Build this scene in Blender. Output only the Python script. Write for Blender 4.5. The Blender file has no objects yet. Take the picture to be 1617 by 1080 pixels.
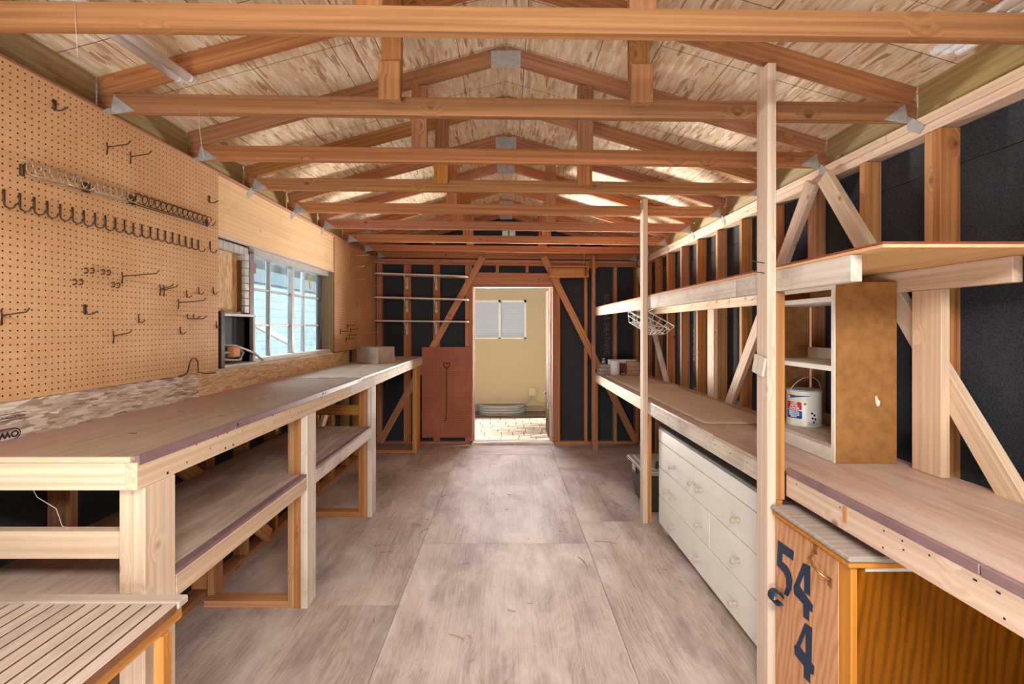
import bpy, bmesh, math, random
from mathutils import Vector, Matrix
random.seed(7)
S = bpy.context.scene
C = S.collection
PI = math.pi

# ---------------------------------------------------------------- camera, sky, sun, exposure
F, U0, V0, ZC = 735.0, 799.0, 517.0, 1.6
cam = bpy.data.cameras.new('camera'); camo = bpy.data.objects.new('camera', cam); C.objects.link(camo)
camo.location = (0, 0, ZC); camo.rotation_euler = (PI/2, 0, 0)
cam.sensor_width = 36.0; cam.lens = 36.0*F/1617.0
cam.shift_x = (808.5-U0)/1617.0; cam.shift_y = (V0-540.0)/1617.0
cam.clip_start = 0.02; cam.clip_end = 200
S.camera = camo

world = bpy.data.worlds.new('sky'); S.world = world; world.use_nodes = True
wn = world.node_tree.nodes; wl = world.node_tree.links
sky = wn.new('ShaderNodeTexSky'); sky.sky_type = 'NISHITA'; sky.sun_disc = False
sky.sun_elevation = math.radians(39); sky.sun_rotation = math.radians(75); sky.air_density = 1.0; sky.dust_density = 2.5
wl.new(sky.outputs[0], wn['Background'].inputs[0]); wn['Background'].inputs[1].default_value = SKY_STRENGTH = 0.09

sun = bpy.data.lights.new('sun', 'SUN'); sun.energy = 4.6; sun.angle = math.radians(0.6); sun.color = (1.0, 0.95, 0.87)
suno = bpy.data.objects.new('sun', sun); C.objects.link(suno); suno.location = (6, 3, 9)
suno.rotation_euler = Vector((-0.90, -0.16, -0.74)).to_track_quat('-Z', 'Y').to_euler()

def area(name, loc, look, sx, sy, e, col, spread=180):
    l = bpy.data.lights.new(name, 'AREA'); l.shape = 'RECTANGLE'; l.size = sx; l.size_y = sy; l.energy = e; l.color = col; l.spread = math.radians(spread)
    o = bpy.data.objects.new(name, l); C.objects.link(o); o.location = loc
    o.rotation_euler = (Vector(look)-Vector(loc)).to_track_quat('-Z', 'Z').to_euler()
    return o
# added lamps for daylight: assumed front doorway behind the camera, back doorway, side window
area('assumed_front_doorway_fill', (-0.7, -1.3, 0.55), (0.2, 2.2, 2.3), 1.5, 1.0, 64, (1.0, 0.97, 0.94))  # lamp for an assumed doorway behind the camera, aimed up under the roof
area('added_overhead_fill', (0.45, -0.30, 2.44), (0.35, 0.3, 0.0), 1.5, 0.6, 84, (1.0, 0.96, 0.91))  # added fill lamp, unseen overhead behind the camera, to brighten the floor
area('added_back_fill', (1.75, 8.6, 0.5), (-0.6, 4.2, 2.7), 1.3, 1.1, 88, (1.0, 0.95, 0.88), 52)  # added unseen lamp right of the doorway, standing in for patio bounce
area('added_back_fill', (-1.55, 8.6, 0.5), (0.8, 4.2, 2.7), 1.3, 1.1, 88, (1.0, 0.95, 0.88), 52)  # added unseen lamp left of the doorway, throwing light up onto the ceiling
area('added_back_fill', (0.1, 8.9, 3.0), (0.0, 3.6, 0.0), 1.4, 0.6, 26, (0.97, 0.97, 1.0), 70)  # added unseen lamp above the patio, aimed through the doorway to brighten the floor
area('added_window_fill', (-2.5, 3.9, 2.4), (-0.6, 3.9, 1.0), 1.6, 0.8, 65, (0.9, 0.96, 1.0))  # added lamp outside the side window, strengthening its daylight

S.view_settings.view_transform = 'Standard'; S.view_settings.look = 'None'
S.view_settings.exposure = 0.55; S.view_settings.gamma = 1.0; S.view_settings.use_curve_mapping = False
try:
    S.cycles.use_denoising = True; S.cycles.max_bounces = 10; S.cycles.diffuse_bounces = 7
    S.cycles.transparent_max_bounces = 12; S.cycles.sample_clamp_indirect = 6.0; S.cycles.caustics_reflective = False
except Exception: pass

# ---------------------------------------------------------------- materials
def lin(r, g, b):
    f = lambda c: (c/255.0/12.92) if c/255.0 <= 0.04045 else ((c/255.0+0.055)/1.055)**2.4
    return (f(r), f(g), f(b), 1.0)
class NB:
    def __init__(s, name, rough=0.7):
        s.m = bpy.data.materials.new(name); s.m.use_nodes = True
        s.n = s.m.node_tree.nodes; s.l = s.m.node_tree.links
        s.b = s.n['Principled BSDF']; s.b.inputs['Roughness'].default_value = rough
        s.b.inputs['Specular IOR Level'].default_value = 0.3
        s._v = None
    def new(s, t, **k):
        n = s.n.new(t)
        for a, v in k.items(): setattr(n, a, v)
        return n
    def put(s, sock, v):
        if isinstance(v, bpy.types.NodeSocket): s.l.new(v, sock)
        else: sock.default_value = v
    def vec(s):                                  # object coordinates plus a random shift for each object
        if s._v is None:
            tc = s.new('ShaderNodeTexCoord'); oi = s.new('ShaderNodeObjectInfo'); s._oi = oi
            mu = s.new('ShaderNodeMath', operation='MULTIPLY'); s.put(mu.inputs[0], oi.outputs['Random']); mu.inputs[1].default_value = 37.0
            ad = s.new('ShaderNodeVectorMath', operation='ADD'); s.put(ad.inputs[0], tc.outputs['Object']); s.put(ad.inputs[1], mu.outputs[0])
            s._v = ad.outputs[0]; s._raw = tc.outputs['Object']
        return s._v
    def raw(s): s.vec(); return s._raw
    def rnd(s): s.vec(); return s._oi.outputs['Random']
    def map(s, v, sc, rot=(0, 0, 0), loc=(0, 0, 0)):
        m = s.new('ShaderNodeMapping'); s.put(m.inputs['Vector'], v); m.inputs['Scale'].default_value = sc
        m.inputs['Rotation'].default_value = rot; m.inputs['Location'].default_value = loc; return m.outputs[0]
    def noise(s, v, scale, detail=4, rough=0.55, dist=0.0):
        n = s.new('ShaderNodeTexNoise'); s.put(n.inputs['Vector'], v); n.inputs['Scale'].default_value = scale
        n.inputs['Detail'].default_value = detail; n.inputs['Roughness'].default_value = rough; n.inputs['Distortion'].default_value = dist
        return n.outputs['Fac']
    def vor(s, v, scale, out='Distance', feature='F1', rnd=1.0):
        n = s.new('ShaderNodeTexVoronoi', feature=feature); s.put(n.inputs['Vector'], v); n.inputs['Scale'].default_value = scale
        n.inputs['Randomness'].default_value = rnd; return n.outputs[out]
    def ramp(s, f, stops, interp='LINEAR'):
        r = s.new('ShaderNodeValToRGB'); s.put(r.inputs[0], f); cr = r.color_ramp; cr.interpolation = interp
        while len(cr.elements) < len(stops): cr.elements.new(0.5)
        for e, (p, c) in zip(cr.elements, stops):
            e.position = p; e.color = c if len(c) == 4 else (*c, 1)
        return r.outputs[0]
    def mix(s, f, a, b, mode='MIX'):
        m = s.new('ShaderNodeMix', data_type='RGBA', blend_type=mode); s.put(m.inputs[0], f); s.put(m.inputs[6], a); s.put(m.inputs[7], b)
        return m.outputs[2]
    def math(s, op, a, b=0.0, c=None):
        m = s.new('ShaderNodeMath', operation=op); s.put(m.inputs[0], a); s.put(m.inputs[1], b)
        if c is not None: s.put(m.inputs[2], c)
        return m.outputs[0]
    def hsv(s, col, hue=0.5, sat=1.0, val=1.0):
        h = s.new('ShaderNodeHueSaturation'); s.put(h.inputs['Color'], col); s.put(h.inputs['Hue'], hue); s.put(h.inputs['Saturation'], sat); s.put(h.inputs['Value'], val)
        return h.outputs[0]
    def rng(s, f, a, b):
        m = s.new('ShaderNodeMapRange'); s.put(m.inputs[0], f); m.inputs[3].default_value = a; m.inputs[4].default_value = b; return m.outputs[0]
    def bump(s, h, strength=0.2, dist=0.002):
        b = s.new('ShaderNodeBump'); s.put(b.inputs['Height'], h); b.inputs['Strength'].default_value = strength; b.inputs['Distance'].default_value = dist
        s.l.new(b.outputs[0], s.b.inputs['Normal'])
    def col(s, c): s.put(s.b.inputs['Base Color'], c); return s.m
BLK = (0, 0, 0, 1); WHT = (1, 1, 1, 1)

def wood(name, dark, light, knot, rough=0.72, var=0.16, grain=1.0, knots=True, dirt=None, wave=0.10, dist=4.0, wlen=0.10):
    s = NB(name, rough); v = s.vec()
    km = s.map(v, (6.5, 9.5, 9.5)); kn = s.new('ShaderNodeTexVoronoi', feature='F1'); s.put(kn.inputs['Vector'], km); kn.inputs['Scale'].default_value = 1.0
    ks = s.new('ShaderNodeSeparateColor'); s.put(ks.inputs[0], kn.outputs['Color'])
    kd = s.math('ADD', kn.outputs['Distance'], s.math('MULTIPLY', s.math('GREATER_THAN', ks.outputs[0], 0.24), 2.0))
    bend = s.math('MULTIPLY', s.ramp(kd, [(0.04, WHT), (0.42, BLK)]), 0.03)           # the grain swerves round a knot
    bv = s.new('ShaderNodeVectorMath', operation='ADD'); s.put(bv.inputs[0], v)
    cb = s.new('ShaderNodeCombineXYZ'); s.put(cb.inputs[1], bend); s.put(cb.inputs[2], bend); s.put(bv.inputs[1], cb.outputs[0]); vb = bv.outputs[0] if knots else v
    g1 = s.noise(s.map(vb, (0.9*grain, 62, 62)), 1.6, 5, 0.6, 0.25)
    g2 = s.noise(s.map(vb, (0.35*grain, 13, 13)), 2.0, 3, 0.5, 0.6)
    w = s.new('ShaderNodeTexWave', wave_type='BANDS', bands_direction='DIAGONAL'); s.put(w.inputs['Vector'], s.map(vb, (wlen, 9, 9))); w.inputs['Scale'].default_value = 2.2; w.inputs['Distortion'].default_value = dist; w.inputs['Detail'].default_value = 2; w.inputs['Detail Scale'].default_value = 0.7
    f = s.math('ADD', s.math('ADD', s.math('MULTIPLY', g1, 0.42), s.math('MULTIPLY', g2, 0.38)), s.math('MULTIPLY', w.outputs['Fac'], wave))
    c = s.ramp(f, [(0.25, dark), (0.50+wave*0.5, light)])
    if knots:
        kf = s.ramp(kd, [(0.05, WHT), (0.16, BLK)])
        c = s.mix(s.math('MULTIPLY', kf, 0.75), c, knot)
    if dirt:
        dn = s.noise(v, 3.3, 5, 0.65)
        c = s.mix(s.ramp(dn, [(0.48, BLK), (0.72, (0.6, 0.6, 0.6, 1))]), c, dirt)
    r = s.rnd()
    c = s.hsv(c, s.rng(s.math('FRACT', s.math('MULTIPLY', r, 7.3)), 0.492, 0.506), s.rng(s.math('FRACT', s.math('MULTIPLY', r, 3.7)), 0.92, 1.1), s.rng(r, 1-var, 1+var*0.8))
    s.bump(g1, 0.18, 0.002)
    return s.col(c)

def osb(name, cols, scale=16.0, lines=None, sat=1.0, turn=0.0, fan=1.0):
    s = NB(name, 0.75); v = s.vec()
    wv = s.new('ShaderNodeTexNoise'); s.put(wv.inputs['Vector'], v); wv.inputs['Scale'].default_value = 9.0; wv.inputs['Detail'].default_value = 2
    dv = s.new('ShaderNodeVectorMath', operation='MULTIPLY_ADD'); s.put(dv.inputs[0], wv.outputs['Color']); dv.inputs[1].default_value = (0.018, 0.018, 0.018); s.put(dv.inputs[2], v)
    vv = dv.outputs[0]
    lay = []
    for i, a in enumerate((0.2, 1.0, 1.8, 2.6)):           # strands lying in four directions, each a long flake
        m = s.map(vv, (1.0, 6.5, 1.0), (0, 0, turn+a*fan), (i*3.1, i*1.7, 0))
        lay.append((s.vor(m, scale*(0.70+0.16*i), 'Color'), s.vor(m, scale*(0.70+0.16*i), 'Distance')))
    c = None
    for i, (colr, dist) in enumerate(lay):
        sep = s.new('ShaderNodeSeparateColor'); s.put(sep.inputs[0], colr)
        ci = s.ramp(sep.outputs[0], cols)
        shade = s.ramp(dist, [(0.25, WHT), (0.75, (0.74, 0.68, 0.6, 1))])
        ci = s.mix(0.38, ci, shade, 'MULTIPLY')
        if c is None: c = ci; hgt = sep.outputs[1]
        else: c = s.mix(s.math('MULTIPLY', s.math('GREATER_THAN', sep.outputs[2], 0.60), 0.88), c, ci)
    fine = s.noise(s.map(vv, (3, 40, 8)), 8, 4)
    c = s.mix(0.3, c, s.ramp(fine, [(0.3, (0.7, 0.66, 0.6, 1)), (0.7, (1.15, 1.15, 1.15, 1))]), 'MULTIPLY')
    spots = s.vor(vv, scale*1.9)
    c = s.mix(s.ramp(spots, [(0.045, (0.7, 0.7, 0.7, 1)), (0.09, BLK)]), c, lin(96, 62, 34))
    big = s.noise(v, 2.4, 3)
    c = s.mix(s.ramp(big, [(0.5, BLK), (0.75, (0.35, 0.35, 0.35, 1))]), c, s.mix(0.5, c, cols[0][1]))
    s.bump(s.math('ADD', s.math('MULTIPLY', hgt, 0.6), s.math('MULTIPLY', fine, 0.4)), 0.3, 0.002)
    if lines:                                     # layout lines printed on the sheet at every `lines` metres
        sx = s.new('ShaderNodeSeparateXYZ'); s.put(sx.inputs[0], s.raw())
        for k, (ax, off) in enumerate(((0, 0.11), (1, 0.2))):
            fr = s.math('FRACT', s.math('DIVIDE', s.math('ADD', sx.outputs[ax], 20+off), lines))
            c = s.mix(s.math('MULTIPLY', s.math('LESS_THAN', fr, 0.010), 0.85), c, lin(48, 34, 24))
    return s.col(s.hsv(c, 0.5, sat, s.rng(s.rnd(), 0.95, 1.05)))

def pegboard_mat(name, a, b, pitch=0.0254, dirt=0.25, hr=0.130):
    s = NB(name, 0.62); v = s.raw()
    sx = s.new('ShaderNodeSeparateXYZ'); s.put(sx.inputs[0], v)
    fx = s.math('SUBTRACT', s.math('FRACT', s.math('DIVIDE', s.math('ADD', sx.outputs[0], 20.0), pitch)), 0.5)
    fy = s.math('SUBTRACT', s.math('FRACT', s.math('DIVIDE', s.math('ADD', sx.outputs[1], 20.0), pitch)), 0.5)
    d = s.math('SQRT', s.math('ADD', s.math('MULTIPLY', fx, fx), s.math('MULTIPLY', fy, fy)))
    hole = s.math('LESS_THAN', d, hr)
    c = s.ramp(s.noise(v, 2.1, 5, 0.6), [(0.35, a), (0.68, b)])
    c = s.mix(s.ramp(s.noise(v, 60, 3), [(0.3, (dirt, dirt, dirt, 1)), (0.6, BLK)]), c, s.mix(0.5, a, lin(120, 80, 50)))
    c = s.mix(hole, c, lin(46, 26, 14))
    s.bump(s.math('SUBTRACT', 1.0, hole), 0.6, 0.003)
    return s.col(c)

def plain(name, c, rough=0.6, metal=0.0, nz=0.0, scale=30, c2=None, spec=0.3):
    s = NB(name, rough); s.b.inputs['Metallic'].default_value = metal; s.b.inputs['Specular IOR Level'].default_value = spec
    n = s.noise(s.vec(), scale, 5, 0.6)
    k = c2 or tuple(x*(1-nz) for x in c[:3])+(1,)
    s.bump(n, 0.12, 0.001)
    return s.col(s.ramp(n, [(0.32, k), (0.66, c)]))

M = {}
M['fir']   = wood('fir_lumber', lin(140, 88, 48), lin(196, 140, 88), lin(92, 48, 20))
M['truss'] = wood('truss_lumber', lin(126, 82, 50), lin(176, 126, 84), lin(84, 44, 20))
M['firred'] = wood('fir_lumber_red', lin(142, 88, 56), lin(192, 132, 90), lin(84, 40, 20))
M['firpale'] = wood('fir_lumber_pale', lin(190, 158, 130), lin(222, 198, 172), lin(134, 86, 54), var=0.07)
M['grey']  = wood('weathered_lumber', lin(196, 182, 166), lin(226, 216, 202), lin(104, 74, 52), var=0.06, dirt=lin(140, 124, 110))
M['postw'] = wood('pale_post_lumber', lin(190, 162, 132), lin(222, 202, 178), lin(132, 92, 60), var=0.03, dirt=lin(196, 188, 178))
M['cabtop'] = wood('dusty_cabinet_top', lin(140, 126, 116), lin(172, 160, 150), lin(110, 90, 76), var=0.02, knots=False)
M['slat']  = wood('weathered_slats', lin(172, 156, 146), lin(200, 187, 176), lin(120, 96, 84), var=0.07, knots=False, dirt=lin(150, 134, 126))
M['eave']  = wood('eave_boards', lin(140, 122, 84), lin(176, 158, 116), lin(92, 72, 44), knots=False, var=0.08)
M['jamb']  = wood('door_jamb', lin(150, 100, 76), lin(196, 150, 124), lin(96, 56, 36), knots=False, var=0.05)
M['plyhead'] = wood('plywood_sheet', lin(206, 164, 114), lin(226, 190, 142), lin(140, 88, 48), grain=0.8, var=0.02)
M['osb']   = osb('osb_roof_deck', [(0.0, lin(178, 132, 86)), (0.10, lin(212, 176, 128)), (0.24, lin(228, 200, 156)), (0.6, lin(238, 216, 178)), (1.0, lin(250, 240, 220))], 9.0, 0.4064, 0.86)
M['osbside'] = osb('osb_backsplash', [(0.0, lin(146, 104, 84)), (0.3, lin(192, 162, 136)), (0.65, lin(212, 194, 174)), (1.0, lin(234, 228, 222))], 15.0, None, 0.8, 0.75, 0.55)
M['osbfill'] = osb('osb_infill', [(0.0, lin(182, 138, 96)), (0.4, lin(212, 174, 130)), (1.0, lin(232, 206, 168))], 15.0)
M['osbsplash'] = M['osbside']
M['peg']   = pegboard_mat('pegboard_tan', lin(194, 146, 102), lin(214, 170, 126))
M['pegred'] = pegboard_mat('pegboard_brown', lin(150, 88, 62), lin(172, 106, 78), dirt=0.15, hr=0.17)
def felt():
    s = NB('black_felt_sheathing', 0.85); v = s.vec()
    c = s.ramp(s.noise(v, 140, 3, 0.7), [(0.3, lin(28, 29, 32)), (0.75, lin(68, 70, 76))])
    c = s.mix(s.ramp(s.noise(v, 1.7, 4), [(0.45, BLK), (0.8, (0.5, 0.5, 0.5, 1))]), c, lin(62, 64, 70))
    c = s.mix(s.ramp(s.noise(s.map(v, (1, 1, 1), (0, 0, 0), (3, 1, 4)), 26, 6, 0.75), [(0.71, BLK), (0.78, (0.5, 0.5, 0.5, 1))]), c, lin(150, 148, 146))
    s.bump(s.noise(v, 160, 3), 0.2, 0.001)
    return s.col(c)
M['felt'] = felt()
def floorply():
    s = NB('plywood_floor', 0.62); v = s.vec()
    warp = s.new('ShaderNodeTexNoise'); s.put(warp.inputs['Vector'], s.map(v, (0.5, 1.7, 1))); warp.inputs['Scale'].default_value = 1.5; warp.inputs['Detail'].default_value = 3
    w = s.new('ShaderNodeTexWave', wave_type='BANDS', bands_direction='Y'); 
    mv = s.new('ShaderNodeVectorMath', operation='ADD'); s.put(mv.inputs[0], s.map(v, (0.35, 1, 1))); s.put(mv.inputs[1], s.math('MULTIPLY', warp.outputs['Fac'], 0.75))
    s.put(w.inputs['Vector'], mv.outputs[0]); w.inputs['Scale'].default_value = 13; w.inputs['Distortion'].default_value = 3.0; w.inputs['Detail'].default_value = 3; w.inputs['Detail Scale'].default_value = 1.6
    gr = s.ramp(s.noise(s.map(v, (1.2, 46, 1)), 1.8, 5, 0.65), [(0.28, BLK), (0.72, WHT)])
    gf = s.math('ADD', s.math('MULTIPLY', w.outputs['Fac'], 0.24), s.math('MULTIPLY', gr, 0.76))
    c = s.ramp(gf, [(0.25, lin(158, 140, 130)), (0.7, lin(184, 168, 158))])
    big = s.noise(s.map(v, (0.7, 1.5, 1)), 1.7, 7, 0.66, 0.4)
    c = s.mix(s.ramp(big, [(0.42, BLK), (0.66, (0.9, 0.9, 0.9, 1))]), c, lin(214, 202, 194))
    stain = s.noise(s.map(v, (0.6, 1.7, 1), (0, 0, 0), (7, 2, 0)), 1.9, 6, 0.66)
    c = s.mix(s.ramp(stain, [(0.49, BLK), (0.72, (0.8, 0.8, 0.8, 1))]), c, lin(126, 108, 102))
    c = s.mix(s.ramp(s.noise(v, 26, 6, 0.75), [(0.62, BLK), (0.74, (0.6, 0.6, 0.6, 1))]), c, lin(108, 86, 72))
    s.bump(w.outputs['Fac'], 0.12, 0.002)
    return s.col(s.hsv(c, 0.5, 1.0, s.rng(s.rnd(), 0.96, 1.04)))
M['floor'] = floorply()
def bench_mat(name, a, b, stain, rough=0.5, rear=None):
    s = NB(name, rough); v = s.vec()
    g = s.noise(s.map(v, (1.2, 9, 9)), 3, 5, 0.6, 0.3)
    c = s.ramp(g, [(0.3, a), (0.7, b)])
    c = s.mix(s.ramp(s.noise(s.map(v, (0.8, 3, 3)), 1.7, 5, 0.6), [(0.47, BLK), (0.7, (0.85, 0.85, 0.85, 1))]), c, stain)
    if rear:                                     # the back of the worktop kept its pink stain
        sx = s.new('ShaderNodeSeparateXYZ'); s.put(sx.inputs[0], s.raw())
        edge = s.math('ADD', sx.outputs[1], s.math('MULTIPLY', s.noise(s.map(v, (1, 4, 1)), 1.6, 4), 0.34))
        c = s.mix(s.ramp(edge, [(0.19, BLK), (0.30, (0.85, 0.85, 0.85, 1))]), c, s.mix(g, rear, b))
    c = s.mix(s.ramp(s.noise(v, 55, 4, 0.7), [(0.66, BLK), (0.74, (0.6, 0.6, 0.6, 1))]), c, lin(70, 50, 42))
    s.bump(g, 0.1, 0.001)
    return s.col(c)
M['bench'] = bench_mat('benchtop_hardboard', lin(146, 132, 118), lin(172, 158, 142), lin(160, 140, 128), 0.5, lin(176, 128, 120))
M['benchfar'] = bench_mat('benchtop_grey_ply', lin(176, 160, 146), lin(206, 192, 178), lin(168, 150, 136))
M['benchr'] = bench_mat('benchtop_red_ply', lin(168, 138, 122), lin(198, 170, 154), lin(190, 176, 166))
M['shelfgrey'] = bench_mat('shelf_worn_ply', lin(164, 144, 128), lin(202, 184, 168), lin(150, 124, 110), 0.65)
M['redply'] = bench_mat('shelf_red_stain', lin(140, 66, 44), lin(166, 84, 60), lin(128, 60, 40))
M['plum'] = plain('plum_edge_trim', lin(138, 112, 112), 0.4, 0.0, 0.25, 12)
M['cream'] = plain('cream_paint', lin(238, 237, 230), 0.42, 0, 0.08, 4)
M['creamd'] = plain('cream_paint_worn', lin(196, 188, 174), 0.5, 0, 0.15, 40)
M['greytop'] = plain('shaded_dresser_top', lin(128, 126, 124), 0.6, 0, 0.25, 9)  # shade under the bench put into the colour of the dresser top
M['darkgap'] = plain('dark_gap', lin(30, 26, 22), 0.9)
M['stainwood'] = wood('stained_plywood_side', lin(94, 52, 18), lin(134, 78, 28), lin(80, 40, 14), rough=0.42, var=0.02, knots=False, grain=1.6, wave=0.45, dist=5.0, wlen=1.1)
M['oakdoor'] = wood('oak_door', lin(172, 118, 84), lin(208, 158, 124), lin(120, 70, 44), rough=0.5, var=0.02, knots=False, grain=3.0, wave=0.3, dist=7.0, wlen=1.6)
M['oakframe'] = wood('oak_frame', lin(176, 112, 54), lin(206, 144, 80), lin(120, 70, 30), rough=0.45, var=0.05, knots=False)
M['particle'] = plain('particle_board', lin(164, 116, 66), 0.7, 0, 0.32, 22)
M['whiteedge'] = plain('white_painted_edges', lin(226, 218, 206), 0.55, 0, 0.16, 14)
M['tape'] = plain('navy_tape', lin(38, 56, 82), 0.5, 0, 0.3, 60)
M['brass'] = plain('worn_brass', lin(178, 136, 84), 0.35, 0.75, 0.3, 30)
M['steel'] = plain('dark_steel_wire', lin(92, 74, 58), 0.4, 0.6, 0.3, 80)
M['chrome'] = plain('bright_wire', lin(214, 196, 172), 0.3, 0.7, 0.2, 60)
M['zinc'] = plain('galvanised_plate', lin(184, 184, 182), 0.45, 0.15, 0.25, 30)
M['alu'] = plain('aluminium_frame', lin(178, 174, 172), 0.45, 0.3, 0.2, 25)
M['mauve'] = plain('mauve_frame', lin(126, 112, 112), 0.5, 0.2, 0.2, 25)
M['foil'] = plain('foil_batt', lin(206, 200, 196), 0.38, 0.25, 0.35, 18)
M['black'] = plain('flat_black', lin(66, 65, 67), 0.7, 0, 0.2, 60)
M['bronze'] = plain('bronze_metal', lin(62, 46, 36), 0.5, 0.3, 0.3, 30)
M['whitebracket'] = plain('white_bracket', lin(222, 210, 198), 0.5, 0, 0.12, 10)
M['tube'] = plain('white_glass_tube', lin(240, 242, 244), 0.22, 0, 0.02, 5, spec=0.6)
M['carpet'] = plain('beige_carpet', lin(204, 184, 162), 0.95, 0, 0.3, 130)
M['paper'] = plain('white_paper', lin(226, 228, 230), 0.7, 0, 0.1, 20)
M['tilegrey'] = plain('grey_tile', lin(158, 146, 136), 0.7, 0, 0.25, 30)
M['tiletan'] = plain('tan_tile', lin(196, 156, 132), 0.7, 0, 0.15, 30)
M['maroon'] = plain('maroon_carton', lin(96, 44, 44), 0.55, 0, 0.3, 20)
M['orangebox'] = plain('orange_plug', lin(206, 138, 80), 0.6, 0, 0.15, 20)
M['stucco'] = plain('stucco_tan', lin(200, 182, 152), 0.92, 0, 0.10, 60)
M['boxtan'] = plain('tan_conduit_paint', lin(206, 190, 160), 0.7, 0, 0.08, 20)
M['slatside'] = plain('slat_gap_shade', lin(128, 86, 62), 0.8, 0, 0.25, 30)  # darker brown for slat sides, so the gaps carry painted shade
M['block'] = plain('foundation_grey', lin(176, 160, 142), 0.9, 0, 0.2, 30)
M['soil'] = plain('bare_soil', lin(128, 108, 90), 1.0, 0, 0.35, 40)
M['paver'] = plain('paver_stone', lin(232, 218, 200), 0.9, 0, 0.12, 26)
M['joint'] = plain('sand_joint', lin(112, 90, 70), 1.0, 0, 0.2, 40)
M['concrete'] = plain('driveway_concrete', lin(186, 180, 170), 0.9, 0, 0.15, 12)
M['siding'] = plain('outer_siding', lin(180, 160, 130), 0.8, 0, 0.1, 10)
M['blue'] = plain('pale_blue_siding', lin(176, 200, 212), 0.7, 0, 0.06, 6)
M['bluedark'] = plain('slate_band', lin(120, 146, 162), 0.7, 0, 0.08, 6)
M['blind'] = plain('white_blind', lin(196, 206, 222), 0.6, 0, 0.03, 6)
M['leafdoor'] = wood('door_leaf_brown', lin(84, 52, 22), lin(112, 74, 36), lin(60, 34, 14), knots=False, var=0.02)
M['leaf'] = plain('strap_leaf', lin(84, 112, 56), 0.6, 0, 0.2, 20)
M['ink'] = plain('stamp_ink', lin(44, 44, 58), 0.7)
M['feltink'] = plain('felt_print', lin(112, 106, 100), 0.8, 0, 0.3, 80)
M['tote'] = plain('grey_tote', lin(64, 60, 56), 0.5, 0, 0.2, 20)
M['totelid'] = plain('pale_tote_lid', lin(176, 164, 152), 0.45, 0, 0.2, 20)
M['dry'] = plain('dry_twig', lin(168, 140, 116), 0.9, 0, 0.3, 60)
M['web'] = plain('cobweb', lin(206, 200, 192), 0.9, 0, 0.1, 60)
M['canwhite'] = plain('can_label', lin(218, 216, 204), 0.4, 0.1, 0.06, 10)
M['red'] = plain('label_red', lin(190, 28, 34), 0.5)
M['bluel'] = plain('label_blue', lin(28, 78, 160), 0.5)
M['yellow'] = plain('sticker_ochre', lin(190, 150, 60), 0.6, 0, 0.1, 20)
M['brownst'] = plain('sticker_brown', lin(140, 96, 58), 0.6, 0, 0.1, 20)
M['boxwood'] = plain('weathered_box_board', lin(176, 154, 134), 0.8, 0, 0.34, 7)
def glass(name, tint, t=0.8):
    s = NB(name); n = s.n; n.remove(s.b)
    tr = s.new('ShaderNodeBsdfTransparent'); tr.inputs[0].default_value = tint
    gl = s.new('ShaderNodeBsdfGlossy'); gl.inputs['Roughness'].default_value = 0.06
    df = s.new('ShaderNodeBsdfDiffuse'); df.inputs[0].default_value = (0.75, 0.8, 0.82, 1)
    a = s.new('ShaderNodeMixShader'); a.inputs[0].default_value = 0.06; s.l.new(tr.outputs[0], a.inputs[1]); s.l.new(gl.outputs[0], a.inputs[2])
    d = s.new('ShaderNodeMixShader'); s.l.new(s.ramp(s.noise(s.vec(), 9, 6, 0.7), [(0.35, (0.06, 0.06, 0.06, 1)), (0.75, (1-t, 1-t, 1-t, 1))]), d.inputs[0])
    s.l.new(a.outputs[0], d.inputs[1]); s.l.new(df.outputs[0], d.inputs[2])
    s.l.new(d.outputs[0], n['Material Output'].inputs[0]); return s.m
M['glass'] = glass('dusty_window_glass', (0.86, 0.95, 0.98, 1), 0.72)
M['jar'] = glass('clear_jar_glass', (0.9, 0.92, 0.92, 1), 0.75)

# ---------------------------------------------------------------- builders
W = {}
def link(name, me, M4=None, parent=None):
    o = bpy.data.objects.new(name, me); C.objects.link(o)
    M4 = M4 if M4 is not None else Matrix.Identity(4)
    W[o.name] = M4
    if parent is not None:
        o.parent = parent; o.matrix_parent_inverse = W[parent.name].inverted()
    o.matrix_basis = M4
    return o
def thing(name, label, cat, loc=(0, 0, 0), group=None):
    o = link(name, None, Matrix.Translation(loc)); o.empty_display_size = 0.1
    return tag(o, label, cat, group)
def tag(o, label, cat, group=None):
    o['label'] = label; o['category'] = cat
    if group: o['group'] = group
    return o
def struct(o): o['kind'] = 'structure'; return o
def stuff(o): o['kind'] = 'stuff'; return o
def lab(o, s): o['label'] = s; return o
def mesh(name, verts, faces, mat, smooth=False):
    me = bpy.data.meshes.new(name); me.from_pydata([tuple(v) for v in verts], [], faces)
    for m in (mat if isinstance(mat, (list, tuple)) else [mat]): me.materials.append(m)
    if smooth:
        for p in me.polygons: p.use_smooth = True
    me.update(); return me
_cache = {}
def boxmesh(dx, dy, dz, mat, bev):
    k = (round(dx, 4), round(dy, 4), round(dz, 4), mat.name, bev)
    if k in _cache: return _cache[k]
    bm = bmesh.new(); bmesh.ops.create_cube(bm, size=1.0)
    for v in bm.verts: v.co = Vector((v.co.x*dx, v.co.y*dy, v.co.z*dz))
    b = min(bev, dx*0.3, dy*0.3, dz*0.3)
    if b > 0.0003: bmesh.ops.bevel(bm, geom=bm.edges[:], offset=b, segments=1, affect='EDGES')
    me = bpy.data.meshes.new('board'); bm.to_mesh(me); bm.free(); me.materials.append(mat); _cache[k] = me
    return me
RZ = Matrix.Rotation(PI/2, 4, 'Z'); RY = Matrix.Rotation(-PI/2, 4, 'Y')
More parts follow.
